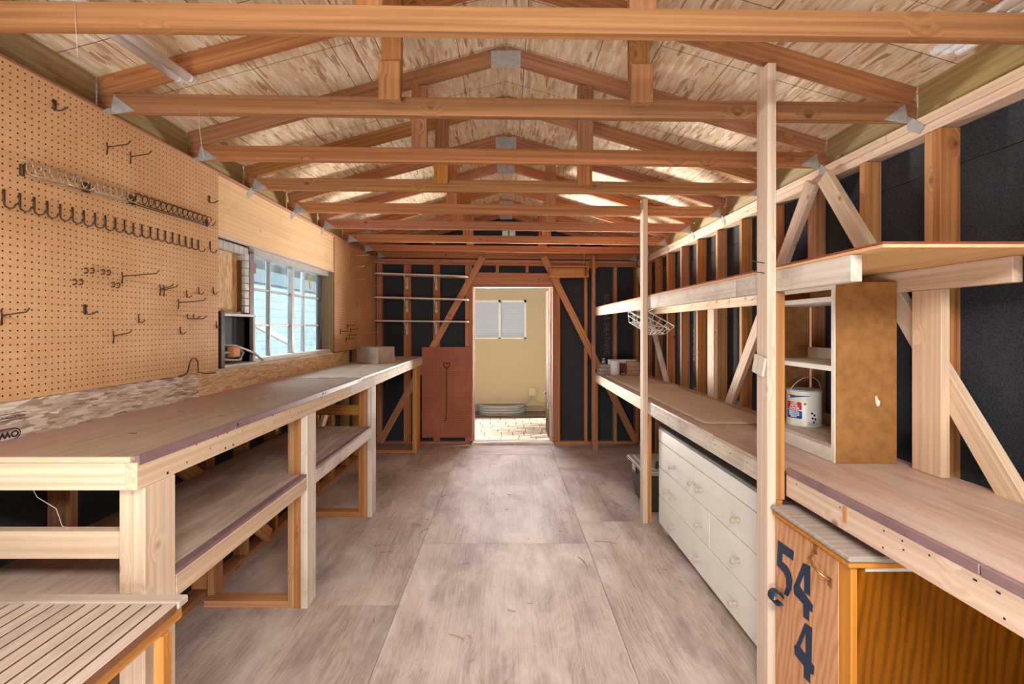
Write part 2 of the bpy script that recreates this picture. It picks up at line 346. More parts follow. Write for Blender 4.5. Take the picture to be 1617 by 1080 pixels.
def bx(name, x0, x1, y0, y1, z0, z1, mat, parent=None, bev=0.002):
    """an upright box; its local X runs along the longest side so the grain follows the board"""
    d = [abs(x1-x0), abs(y1-y0), abs(z1-z0)]; c = Vector(((x0+x1)/2, (y0+y1)/2, (z0+z1)/2))
    T = Matrix.Translation(c); i = d.index(max(d))
    if i == 0: R = Matrix.Identity(4); dd = d
    elif i == 1: R = RZ; dd = [d[1], d[0], d[2]]
    else: R = RY; dd = [d[2], d[1], d[0]]
    if i != 2 and d[2] > min(d):                # a sheet that stands up: lay its face in local XY
        if i == 0 and d[1] < d[2]: R = R @ Matrix.Rotation(PI/2, 4, 'X'); dd = [d[0], d[2], d[1]]
        elif i == 1 and d[0] < d[2]: R = R @ Matrix.Rotation(PI/2, 4, 'X'); dd = [d[1], d[2], d[0]]
    elif i == 2 and d[0] > d[1]: R = RY @ Matrix.Rotation(PI/2, 4, 'X'); dd = [d[2], d[0], d[1]]
    return link(name, boxmesh(*dd, mat, bev), T @ R, parent)
def beam(name, p0, p1, w, t, n, mat, parent=None, bev=0.002):
    """a board from p0 to p1 (its centre line); n is the direction of its thickness t"""
    p0, p1, n = Vector(p0), Vector(p1), Vector(n)
    x = (p1-p0).normalized(); z = (n-x*n.dot(x)).normalized(); y = z.cross(x)
    R = Matrix((x, y, z)).transposed().to_4x4()
    return link(name, boxmesh((p1-p0).length, w, t, mat, bev), Matrix.Translation((p0+p1)/2) @ R, parent)
def tubev(pts, r, sides=6, closed=False, taper=None):
    pts = [Vector(p) for p in pts]; vs, fs = [], []; n = len(pts); up = Vector((0.13, 0.27, 0.95))
    for i, p in enumerate(pts):
        a = pts[i-1] if (i or closed) else p; b = pts[(i+1) % n] if (i < n-1 or closed) else p
        t = (b-a).normalized(); x = t.cross(up)
        if x.length < 0.05: x = t.cross(Vector((1, 0, 0)))
        x.normalize(); y = t.cross(x); rr = r if not taper else r*taper[i]
        for k in range(sides): an = 2*PI*k/sides; vs.append(p+(x*math.cos(an)+y*math.sin(an))*rr)
    for i in range(n if closed else n-1):
        j = (i+1) % n
        for k in range(sides): fs.append((i*sides+k, i*sides+(k+1) % sides, j*sides+(k+1) % sides, j*sides+k))
    if not closed: fs.append(tuple(range(sides-1, -1, -1))); fs.append(tuple((n-1)*sides+k for k in range(sides)))
    return vs, fs
def tubes(name, lines, r, mat, parent=None, loc=None, sides=6):
    vs, fs = [], []
    for ln in lines:
        v, f = tubev(ln, r, sides); o = len(vs); vs += v; fs += [tuple(i+o for i in q) for q in f]
    o0 = Vector(loc) if loc is not None else Vector(lines[0][0])
    return link(name, mesh(name, [v-o0 for v in vs], fs, mat, True), Matrix.Translation(o0), parent)
def lathe(name, prof, mat, loc, parent=None, n=24, axis='Z', smooth=True):
    vs, fs = [], []
    for r, z in prof:
        for k in range(n): a = 2*PI*k/n; vs.append((r*math.cos(a), r*math.sin(a), z))
    for i in range(len(prof)-1):
        for k in range(n): fs.append((i*n+k, i*n+(k+1) % n, (i+1)*n+(k+1) % n, (i+1)*n+k))
    fs.append(tuple(range(n-1, -1, -1))); fs.append(tuple((len(prof)-1)*n+k for k in range(n)))
    R = {'Z': Matrix.Identity(4), 'X': Matrix.Rotation(PI/2, 4, 'Y'), '-X': Matrix.Rotation(-PI/2, 4, 'Y'), 'Y': Matrix.Rotation(-PI/2, 4, 'X')}[axis]
    return link(name, mesh(name, vs, fs, mat, smooth), Matrix.Translation(loc) @ R, parent)
def prism(name, poly, d0, d1, fn, mat, parent=None):
    """polygon (a, b) swept between depths d0 and d1; fn(a, b, d) -> world point"""
    n = len(poly); vs = [Vector(fn(a, b, d0)) for a, b in poly]+[Vector(fn(a, b, d1)) for a, b in poly]
    c = sum(vs, Vector())/len(vs)
    fs = [tuple(range(n)), tuple(range(2*n-1, n-1, -1))]+[(i, i+n, (i+1) % n+n, (i+1) % n) for i in range(n)]
    me = mesh(name, [v-c for v in vs], fs, mat)
    bm = bmesh.new(); bm.from_mesh(me); bmesh.ops.recalc_face_normals(bm, faces=bm.faces[:]); bm.to_mesh(me); bm.free()
    return link(name, me, Matrix.Translation(c), parent)
def boxes(name, lst, mat, parent=None):
    vs, fs = [], []
    for x0, x1, y0, y1, z0, z1 in lst:
        o = len(vs); vs += [(x, y, z) for z in (z0, z1) for y in (y0, y1) for x in (x0, x1)]
        fs += [tuple(o+i for i in q) for q in ((0, 2, 3, 1), (4, 5, 7, 6), (0, 1, 5, 4), (2, 6, 7, 3), (0, 4, 6, 2), (1, 3, 7, 5))]
    c = sum((Vector(v) for v in vs), Vector())/len(vs)
    return link(name, mesh(name, [Vector(v)-c for v in vs], fs, mat), Matrix.Translation(c), parent)
def text(name, body, size, M4, mat, parent=None, depth=0.0004, sx=1.0, bold=0.0):
    cu = bpy.data.curves.new('txt', 'FONT'); cu.body = body; cu.size = size; cu.extrude = depth; cu.align_x = 'CENTER'; cu.align_y = 'CENTER'; cu.offset = bold
    cu.resolution_u = 3
    t = bpy.data.objects.new('txt', cu); C.objects.link(t)
    me = bpy.data.meshes.new_from_object(t.evaluated_get(bpy.context.evaluated_depsgraph_get()))
    bpy.data.objects.remove(t); me.materials.clear(); me.materials.append(mat)
    for v in me.vertices: v.co.x *= sx
    return link(name, me, M4, parent)
def frame3(o, x, y):                              # a matrix from an origin and two axes
    x = Vector(x).normalized(); y = Vector(y).normalized(); z = x.cross(y)
    return Matrix.Translation(o) @ Matrix((x, y, z)).transposed().to_4x4()
def lift(x, z): return z-0.0115*x                 # the old frame sits a little lower on the right
ORD = ['first', 'second', 'third', 'fourth', 'fifth', 'sixth', 'seventh', 'eighth', 'ninth', 'tenth', 'eleventh', 'twelfth', 'thirteenth', 'fourteenth', 'fifteenth',
       'sixteenth', 'seventeenth', 'eighteenth', 'nineteenth', 'twentieth', 'twenty-first', 'twenty-second']
def on_x(u, v, x): y = F*x/(u-U0); return (y, ZC-(v-V0)*y/F)      # where a photo point lies on the plane X = x: (Y, Z)

# ================================================================ THE SETTING
XL, XR, D = -1.78, 1.80, 6.38                    # stud faces of the left, right and back walls
fl = struct(boxes('floor', [(-1.93, 1.95, -0.9, 6.5, -0.06, -0.012)], M['joint']))
xs = [-1.93, -0.62, 0.60, 1.93]
for i in range(3):
    ys = [(-0.9, 0.72, 2.68, 5.12, 6.5), (-0.9, 1.46, 3.45, 5.86, 6.5), (-0.9, 1.40, 3.84, 5.2, 6.5)][i]
    for a, b in zip(ys, ys[1:]):
        bx('plywood_panel', xs[i]+0.0012, xs[i+1]-0.0012, a+0.0012, b-0.0012, -0.012, 0.0, M['floor'], fl, 0.0008)

# ---- ceiling: roof sheathing panels under an outer roof
RK, RZ0 = 0.285, 3.225
def deck(x): return lift(x, RZ0-RK*abs(x))
ce = []
vs, fs = [], []
for s in (-1, 1):
    o = len(vs)
    for y in (-1.25, 6.85):
        for x in (0, 2.3*s):
            for dz in (0.016, 0.05): vs.append(Vector((x, y, deck(x)+dz)))
    q = [(0, 1, 3, 2), (4, 6, 7, 5), (0, 2, 6, 4), (1, 5, 7, 3), (2, 3, 7, 6), (0, 4, 5, 1)]
    fs += [tuple(o+i for i in f) for f in q]
ceil = struct(link('ceiling', mesh('ceiling', vs, fs, M['siding'])))
for s in (-1, 1):
    for row, (xa, xb, st) in enumerate(((0.0, 0.77, 0.42), (0.77, 1.98, -0.75))):
        y = st-2.44
        while y < 6.6:
            ya, yb = max(y, -1.0), min(y+2.44, 6.6)
            if yb-ya > 0.2:
                pa, pb = Vector((xa*s, 0, deck(xa*s)+0.006)), Vector((xb*s, 0, deck(xb*s)+0.006)); c = (pa+pb)/2
                w = (pb-pa).length-0.004; d = (pb-pa).normalized(); n = Vector((0, 1, 0)).cross(d)
                if n.z > 0: n = -n
                beam('osb_panel', (c.x, ya+0.002, c.z), (c.x, yb-0.002, c.z), w, 0.012, n, M['osb'], ceil, 0.001)
            y += 2.44

# ---- right wall
wr = struct(boxes('wall_right', [(1.897, 1.93, -0.9, 6.5, -0.06, 2.5)], M['siding']))
TY = [1.49, 2.085, 2.675, 3.25, 3.89, 4.52, 5.22, 5.85, 6.415]
y = -0.9
while y < 6.4:
    bx('sheathing_panel', 1.884, 1.896, y+0.001, min(y+1.219, 6.46), 0, 2.275, M['felt'], wr, 0.001)
    bx('sheathing_panel', 1.884, 1.896, y+0.001, min(y+1.219, 6.46), 2.281, 2.5, M['felt'], wr, 0.001)
    y += 1.22
rst = [0.30, 0.71, 1.116, 1.523]+[1.927+0.4065*k for k in range(12) if k != 11]
for yy in rst:
    if yy < 6.36: bx('stud', XR, 1.883, yy, yy+0.038, 0.04, lift(XR, 2.452)-0.002, M['fir'], wr)
bx('stud', XR, 1.883, 1.966, 2.004, 0.04, 2.428, M['fir'], wr)
bx('stud', 1.762, 1.80, 6.30, 6.378, 0.04, 2.42, M['fir'], wr)
bx('sole_plate', XR, 1.883, -0.9, 6.37, 0.0, 0.038, M['fir'], wr)
for a, b in ((-0.9, 3.33), (3.334, 6.37)): bx('top_plate', XR, 1.885, a, b, 2.432, 2.47, M['firpale'], wr)
for a, b in ((-0.9, 2.2), (2.204, 6.37)): bx('top_plate', XR-0.002, 1.885, a, b, 2.4715, 2.512, M['firpale'], wr)
beam('brace', (1.781, 2.70, 2.44), (1.781, 3.98, 0.60), 0.089, 0.036, (1, 0, 0), M['firpale'], wr)
beam('brace', (1.781, 2.60, 2.44), (1.781, 1.22, 0.40), 0.089, 0.036, (1, 0, 0), M['firpale'], wr)
beam('brace', (1.781, 6.26, 2.38), (1.781, 4.66, 0.37), 0.070, 0.036, (1, 0, 0), M['grey'], wr)
text('felt_print', 'REGULAR', 0.075, frame3((1.8832, 4.66, 1.43), (0, 0, 1), (0, 1, 0)), M['feltink'], wr)

# ---- left wall with its window hole
Wy0, Wy1, Wz0, Wz1 = 2.85, 4.75, 1.345, 2.18
wl_ = struct(boxes('wall_left', [(-1.915, -1.887, -0.9, Wy0, -0.06, 2.55), (-1.915, -1.887, Wy1, 6.5, -0.06, 2.55),
                                (-1.915, -1.887, Wy0, Wy1, -0.06, Wz0), (-1.915, -1.887, Wy0, Wy1, Wz1, 2.55)], M['siding']))
y = -0.9
for a, b in ((-0.9, 0.4), (0.4, 1.62), (1.62, Wy0), (Wy0, 3.8), (3.8, Wy1), (Wy1, 5.9), (5.9, 6.46)):
    inside = a >= Wy0-0.01 and b <= Wy1+0.01
    bx('sheathing_panel', -1.886, -1.875, a+0.001, b-0.001, 0, Wz0 if inside else 2.5, M['felt'], wl_, 0.001)
    if inside: bx('sheathing_panel', -1.886, -1.875, a+0.001, b-0.001, Wz1, 2.5, M['felt'], wl_, 0.001)
for yy in (0.3, 0.70, 1.10, 1.50, 1.90, 2.31, 2.77, 2.81, 3.19, 3.60, 4.0, 4.40, 4.765, 4.81, 5.25, 5.66, 6.04, 6.33):
    under = Wy0-0.01 < yy < Wy1
    bx('stud', -1.874, XL, yy, yy+0.038, 0.04, Wz0-0.04 if under else 2.46, M['fir'], wl_)
bx('sole_plate', -1.874, XL, -0.9, 6.37, 0, 0.038, M['fir'], wl_)
for z0 in (2.470, 2.510): bx('top_plate', -1.874, XL+0.012, -0.9, 6.37, z0, z0+0.038+0.012*(z0 > 2.5), M['jamb'], wl_)
beam('brace', (-1.761, 2.15, 1.17), (-1.761, 3.45, 0.06), 0.089, 0.036, (1, 0, 0), M['fir'], wl_)
beam('brace', (-1.761, 4.95, 1.17), (-1.761, 3.85, 0.06), 0.075, 0.036, (1, 0, 0), M['firpale'], wl_)
lab(bx('osb_backsplash', -1.779, -1.7675, 0.3, 2.68, 1.195, 1.36, M['osbside'], wl_, 0.001), 'pale dusty strandboard strip with an upside-down stamp')
bx('osb_backsplash', -1.779, -1.7675, 2.683, 5.25, 1.195, 1.336, M['osbfill'], wl_, 0.001)
lab(bx('plywood_panel', -1.779, -1.767, 2.853, 4.772, 2.185, 2.535, M['plyhead'], wl_, 0.001), 'knotty plywood sheet over the window')
bx('header_edge', -1.80, -1.764, 2.853, 4.772, 2.165, 2.185, M['firpale'], wl_, 0.001)
bx('reveal_board', -1.885, -1.768, 4.752, 4.764, 1.35, 2.165, M['eave'], wl_, 0.001)
bx('sill_board', -1.885, -1.765, 2.855, 4.75, 1.330, 1.345, M['grey'], wl_, 0.001)
om = frame3((-1.7672, 1.648, 1.219), (0, -1, 0), (0, 0, -1))
text('stamp', 'OWS', 0.031, om, M['ink'], wl_, 0.0003, 1.15, 0.0012)
ring = []
for k in range(28):
    a = 2*PI*k/28; ring.append((-1.7668, 1.646+0.047*math.copysign(abs(math.cos(a))**0.55, math.cos(a)), 1.219+0.0205*math.sin(a)))
v_, f_ = tubev(ring, 0.0020, 4, True)
link('stamp_border', mesh('stamp_border', v_, f_, M['ink']), None, wl_)
text('stamp', 'STRUCTURAL PANEL', 0.0125, frame3((-1.7672, 1.645, 1.281), (0, -1, 0), (0, 0, -1)), M['ink'], wl_, 0.0003, 1.1)
boxes('stamp_line', [(-1.7674, -1.7668, 1.56, 1.715, 1.268, 1.2695), (-1.7674, -1.7668, 1.56, 1.715, 1.291, 1.293)], M['ink'], wl_)

# ---- front wall behind the camera, with an assumed doorway at the left
struct(boxes('wall_front', [(-1.93, -1.62, -1.0, -0.95, -0.06, 2.5), (0.05, 1.95, -1.0, -0.95, -0.06, 2.5), (-1.62, 0.05, -1.0, -0.95, 2.08, 2.5), (-1.93, 1.95, -1.0, -0.95, 2.5, 2.62)], M['felt']))
prism('gable_sheathing', [(-1.93, 2.62), (1.95, 2.62), (1.95, deck(1.95)+0.01), (0, deck(0)+0.01), (-1.93, deck(-1.93)+0.01)], -1.0, -0.95, lambda a, b, d: (a, d, b), M['felt'], bpy.data.objects['wall_front'])

# ---- boards that close the eaves between the trusses
for i in range(len(TY)):
    a = TY[i-1]+0.040 if i else -0.9; b = TY[i]-0.002
    bx('eave_block', 1.845, 1.875, a, b, 2.513, 2.69, M['eave'], wr, 0.001)
    bx('eave_block', -1.865, -1.835, a, b, 2.562, 2.73, M['eave'], wl_, 0.001)

# ---- back wall with the doorway
DX0, DX1, DZ1 = -0.45, 0.635, 2.15
wb = struct(boxes('wall_back', [(-1.93, DX0-0.02, 6.478, 6.51, -0.06, 2.53), (DX1+0.02, 1.95, 6.478, 6.51, -0.06, 2.53), (DX0-0.02, DX1+0.02, 6.478, 6.51, DZ1+0.02, 2.53)], M['siding']))
for a, b in ((-1.88, -0.70), (-0.70, DX0-0.02), (DX1+0.02, 1.30), (1.30, 1.88)):
    bx('sheathing_panel', a+0.001, b-0.001, 6.465, 6.477, 0.0, 2.44, M['felt'], wb, 0.001)
bx('sheathing_panel', DX0-0.02, DX1+0.02, 6.465, 6.477, DZ1+0.03, 2.44, M['felt'], wb, 0.001)
gf = lambda a, b, d: (a, d, b)
Vx0, Vx1, Vz0, Vz1 = -0.065, 0.145, 2.76, 3.0
gt = lambda x: deck(x)+0.012
for poly in ([(-1.92, 2.44), (Vx0, 2.44), (Vx0, gt(Vx0)), (-1.92, gt(-1.92))], [(Vx1, 2.44), (1.92, 2.44), (1.92, gt(1.92)), (Vx1, gt(Vx1))],
             [(Vx0, 2.44), (Vx1, 2.44), (Vx1, Vz0), (Vx0, Vz0)], [(Vx0, Vz1), (Vx1, Vz1), (Vx1, gt(Vx1)), (0.0, gt(0)), (Vx0, gt(Vx0))]):
    prism('gable_sheathing', poly, 6.465, 6.51, gf, M['felt'], wb)
def hb(name, x0, x1, zc, w, yc, t, mat, sag=0.0):         # a level board on the back wall, following its slope
    return beam(name, (x0, yc, lift(x0, zc)), (x1, yc, lift(x1, zc)), w, t, (0, -1, 0), mat, wb)
hb('top_plate', -1.77, 1.79, 2.507, 0.038, 6.42, 0.08, M['firred']); hb('top_plate', -1.77, 1.79, 2.467, 0.038, 6.422, 0.082, M['firred'])
bx('sole_plate', -1.77, DX0-0.03, D, 6.463, 0, 0.038, M['firred'], wb); bx('sole_plate', DX1+0.03, 1.79, D, 6.463, 0, 0.038, M['firred'], wb)
for x0, x1 in ((-1.775, -1.70), (-1.402, -1.306), (-0.998, -0.907), (-0.56, -0.505), (-0.503, -0.465), (0.655, 0.70), (0.702, 0.74), (1.076, 1.116), (1.476, 1.522), (1.765, 1.798)):
    t = lift((x0+x1)/2, 2.446)
    bx('stud', x0, x1, D, 6.463, 0.04, t, M['firred'] if x0 < 0.8 else M['fir'], wb)
for x0 in (-0.139, 0.269): bx('cripple_stud', x0, x0+0.042, D, 6.463, 2.352, lift(x0, 2.446), M['firred'], wb)
hb('header', -0.462, 0.653, 2.258, 0.184, 6.42, 0.082, M['firred'])
beam('brace', (-0.315, 6.361, 2.565), (-1.72, 6.361, 0.03), 0.089, 0.036, (0, -1, 0), M['fir'], wb)
beam('brace', (0.512, 6.361, 2.565), (1.78, 6.361, 0.03), 0.089, 0.036, (0, -1, 0), M['fir'], wb)
bx('scab_block', 1.085, 1.25, 6.345, 6.379, 2.405, 2.495, M['fir'], wb)
text('felt_print', 'REGULAR SHEATHING', 0.105, frame3((1.395, 6.4642, 1.64), (0, 0, -1), (1, 0, 0)), M['feltink'], wb, 0.0004, 0.80)

# ---- the doorway and its open leaf
d1 = struct(link('door_1', None, Matrix.Translation((0.1, D, 0))))
bx('door_jamb', DX0-0.018, DX0, 6.36, 6.52, 0.03, DZ1, M['jamb'], d1); bx('door_jamb', DX1, DX1+0.018, 6.36, 6.52, 0.03, DZ1, M['jamb'], d1)
bx('door_head', DX0-0.018, DX1+0.018, 6.36, 6.52, DZ1, DZ1+0.018, M['jamb'], d1)
bx('door_stop', DX1-0.03, DX1-0.001, 6.47, 6.50, 0.03, DZ1, M['grey'], d1); bx('door_stop', DX0+0.001, DX0+0.016, 6.47, 6.50, 0.03, DZ1, M['grey'], d1)
bx('threshold', DX0-0.018, DX1+0.018, 6.345, 6.53, -0.01, 0.03, M['grey'], d1)
dl = lab(bx('door_leaf', 0.598, 0.632, 6.535, 7.02, 0.05, 2.13, M['leafdoor'], d1), 'dark brown plank door swung open outwards')
for z in (0.45, 1.1, 1.75): bx('hinge', 0.590, 0.598, 6.54, 6.60, z, z+0.08, M['zinc'], dl)
lathe('latch', [(0.0, 0), (0.022, 0), (0.026, 0.02), (0.012, 0.035)], M['zinc'], (0.598, 6.95, 0.62), dl, 12, '-X')

# ---- gable vent light
w2 = struct(link('window_2', None, Matrix.Translation((0.04, 6.48, 2.88))))
for x0, x1, z0, z1 in ((Vx0, Vx1, Vz0, Vz0+0.018), (Vx0, Vx1, Vz1-0.018, Vz1), (Vx0, Vx0+0.016, Vz0, Vz1), (Vx1-0.016, Vx1, Vz0, Vz1), (0.032, 0.048, Vz0, Vz1)):
    bx('window_frame', x0, x1, 6.462, 6.50, z0, z1, M['black'], w2, 0.001)
for x0, x1 in ((Vx0+0.016, 0.032), (0.048, Vx1-0.016)): bx('pane', x0, x1, 6.484, 6.487, Vz0+0.018, Vz1-0.018, M['glass'], w2, 0)

# ---- side window
w1 = struct(link('window_1', None, Matrix.Translation((-1.87, 3.9, 1.345))))
gy0, gym, gy1 = 3.30, 4.02, 4.64
def wbx(n, y0, y1, z0, z1, m='alu', x0=-1.884, x1=-1.852): return bx(n, x0, x1, y0, y1, z0, z1, M[m], w1, 0.0015)
wbx('window_frame', 3.27, 3.325, 1.35, 2.16, 'mauve', -1.886, -1.80); wbx('window_frame', 3.27, 4.75, 2.115, 2.165, 'alu', -1.886, -1.80)
wbx('window_frame', 3.27, 4.75, 1.346, 1.378, 'whitebracket', -1.886, -1.79); wbx('window_frame', 4.62, 4.655, 1.375, 2.115, 'bronze', -1.886, -1.84)
wbx('window_frame', 4.70, 4.75, 1.375, 2.115, 'alu', -1.886, -1.85); wbx('window_frame', 4.655, 4.70, 1.375, 2.115, 'black', -1.884, -1.87)
wbx('meeting_rail', 4.0, 4.042, 1.375, 2.12, 'alu', -1.878, -1.838)
for yy, h0, h1 in ((3.325, 1.375, 2.115),): wbx('sash_stile', yy, yy+0.02, h0, h1)
zz = (1.378, 1.618, 1.885, 2.112)
for (a, b), m in (((3.345, 4.0), 3.655), ((4.042, 4.62), 4.275)):
    wbx('muntin', m-0.009, m+0.009, 1.378, 2.112)
    for z in zz[1:3]: wbx('muntin', a, b, z-0.008, z+0.008, 'alu', -1.880, -1.856)
    for p, q in ((a, m-0.009), (m+0.009, b)):
        for z0, z1 in ((zz[0], zz[1]-0.008), (zz[1]+0.008, zz[2]-0.008), (zz[2]+0.008, zz[3])):
            wbx('pane', p, q, z0, z1, 'glass', -1.870, -1.867)
bx('sticker', -1.866, -1.8645, 3.37, 3.47, 2.0, 2.075, M['brownst'], w1, 0)
beam('sticker', (-1.8655, 4.43, 1.965), (-1.8655, 4.405, 2.085), 0.04, 0.0015, (1, 0, 0), M['yellow'], w1, 0)
bx('osb_infill', -1.86, -1.845, 2.86, 3.24, 1.69, 2.12, M['osbfill'], w1, 0.001)
bx('infill_edge', -1.845, -1.82, 3.19, 3.205, 1.69, 2.06, M['leafdoor'], w1, 0.001)
for k in range(7): wbx('insulation_batt', 2.86+k*0.058, 2.912+k*0.058, 2.10, 2.152, 'foil', -1.85, -1.805)
for k in range(8): wbx('insulation_batt', 3.21, 3.262, 1.70+k*0.052, 1.748+k*0.052, 'foil', -1.85, -1.80)
tubes('sealant', [[(-1.82, 2.88+0.03*k, 1.692+0.012*math.sin(k*2.1)) for k in range(12)]], 0.007, M['whitebracket'], w1)

# ---- outdoors
gr = struct(boxes('ground', [(-14, 14, -14, -0.92, -0.25, -0.14), (-14, -1.93, -0.92, 16, -0.25, -0.14), (1.95, 14, -0.92, 16, -0.25, -0.14), (-1.93, 1.95, 6.52, 16, -0.25, -0.14)], M['concrete']))
pt = struct(boxes('patio', [(-1.6, 2.6, 6.54, 8.86, -0.139, -0.10)], M['joint']))
random.seed(3); r = 0; y = 6.56
while y < 8.68:
    x = -1.6+(0.13 if r % 2 else 0.0)-random.random()*0.03
    h = 0.22 if r % 3 else 0.15
    while x < 2.5:
        w = 0.27 if (r+int(x*9)) % 4 else 0.18
        bx('paver', x, x+w-0.010, y, y+h-0.012, -0.10, -0.088+random.uniform(-0.002, 0.002), M['paver'], pt, 0.004)
        x += w
    y += h; r += 1
HY = 9.35
so = struct(boxes('soil_strip', [(-2.5, 3.2, 8.86, HY, -0.139, -0.083)], M['soil']))
ho = thing('house', 'tan stucco house with a white blinded window beyond the back doorway', 'house', (0, HY, 0))
hx0, hx1, hz0, hz1 = -1.40, 0.407, 1.371, 2.147
boxes('stucco_wall', [(-2.4, hx0, HY, HY+0.2, 0.03, 3.6), (hx1, 4.5, HY, HY+0.2, 0.03, 3.6), (hx0, hx1, HY, HY+0.2, 0.03, hz0), (hx0, hx1, HY, HY+0.2, hz1, 3.6)], M['stucco'], ho)
boxes('foundation', [(-2.4, 4.5, HY+0.03, HY+0.2, -0.14, 0.03)], M['block'], ho)
hw = lab(boxes('window_frame', [(hx0, hx1, HY-0.015, HY+0.05, hz0, hz0+0.03), (hx0, hx1, HY-0.015, HY+0.05, hz1-0.045, hz1), (hx1-0.045, hx1, HY-0.015, HY+0.05, hz0, hz1), (hx0, hx0+0.045, HY-0.015, HY+0.05, hz0, hz1), (-0.15, -0.105, HY-0.015, HY+0.05, hz0, hz1)], M['cream'], ho), 'white vinyl window frame')
for k in range(16): bx('blind_slat', hx0+0.045, hx1-0.045, HY+0.056, HY+0.062, hz0+0.03+k*0.0445, hz0+0.03+k*0.0445+0.043, M['blind'], hw, 0.001)
jb = bx('junction_box', 0.46, 0.60, HY-0.07, HY, 0.235, 0.40, M['boxtan'], ho, 0.008)
tubes('conduit', [[(-1.5, HY-0.03, 0.075), (0.26, HY-0.03, 0.08), (0.38, HY-0.03, 0.10), (0.46, HY-0.03, 0.16), (0.50, HY-0.03, 0.25)],
                  [(0.56, HY-0.03, 0.25), (0.58, HY-0.03, 0.18), (0.64, HY-0.03, 0.13), (0.74, HY-0.03, 0.105), (1.4, HY-0.03, 0.09)]], 0.017, M['boxtan'], ho)
# corrugated window well, an open half oval ring
pts = []
for k in range(25):
    a = PI+PI*k/24; pts.append((-0.09+0.45*math.copysign(abs(math.cos(a))**0.6, math.cos(a)), HY-0.06+0.38*math.sin(a)))
prof = [(0.008*(1 if j % 2 else -1)+(-0.010 if 1 < j % 4 else 0.010), -0.10+0.19*j/16) for j in range(17)]
vs, fs = [], []
for (px, py) in pts:
    d = Vector((px+0.09, py-HY, 0)); d = d.normalized() if d.length > 0 else d
    for off, z in prof: vs.append((px+d.x*off*1.6, py+d.y*off*1.6, z))
np_ = len(prof)
for i in range(24):
    for j in range(np_-1): fs.append((i*np_+j, (i+1)*np_+j, (i+1)*np_+j+1, i*np_+j+1))
ww = tag(link('window_well', mesh('window_well', [Vector(v)-Vector((-0.09, HY, 0)) for v in vs], fs, M['zinc'], True), Matrix.Translation((-0.09, HY, 0))),
         'galvanised corrugated window well against the tan house wall', 'window well')
sm = ww.modifiers.new('thickness', 'SOLIDIFY'); sm.thickness = 0.012
# strap-leaved clump beside the patio; its leaves shade the pavers
random.seed(11); vs, fs = [], []
for k in range(150):
    a = random.uniform(0, 2*PI); L = random.uniform(0.9, 1.7); bxp = (random.uniform(-.35, .35), random.uniform(-.45, .45)); lean = random.uniform(0.12, 0.5); o = len(vs)
    for q in range(5):
        t = q/4; rr = lean*t*t*L; hgt = L*t*(1-0.25*t*lean); wd = 0.034*(1-t*0.85)
        p = Vector((bxp[0]+rr*math.cos(a), bxp[1]+rr*math.sin(a), hgt)); sd = Vector((-math.sin(a), math.cos(a), 0))*wd
        vs += [p-sd, p+sd]
    fs += [(o+2*q, o+2*q+1, o+2*q+3, o+2*q+2) for q in range(4)]
tag(link('leafy_clump', mesh('leafy_clump', vs, fs, M['leaf']), Matrix.Translation((1.70, 7.75, -0.09))), 'clump of green strap leaves standing on the patio right of the doorway', 'plant')
# next-door wall seen through the side window
nb = thing('neighbour_shed', 'pale blue sided shed outside the dusty side window', 'shed', (-5.2, 9, 0))
for k in range(15): bx('siding_board', -5.42, -5.36, 4.0, 16.0, -0.14+k*0.18, -0.14+k*0.18+0.176, M['blue'], nb, 0.004)
bx('fascia', -5.42, -5.30, 4.0, 16.0, 2.57, 2.86, M['bluedark'], nb)
beam('roof', (-5.9, 4.0, 3.02), (-5.9, 16.0, 3.02), 1.6, 0.05, (-0.28, 0, 1), M['paper'], nb)
fn = thing('picket_rail', 'white sloping handrail beyond the dusty side window', 'railing', (-3.6, 6.5, 0))
beam('rail', (-3.7, 5.9, 1.92), (-3.7, 8.1, 1.30), 0.09, 0.05, (1, 0, 0), M['paper'], fn)
for yy, z in ((6.0, 1.86), (8.0, 1.30)): bx('post', -3.74, -3.66, yy, yy+0.08, -0.14, z, M['paper'], fn)

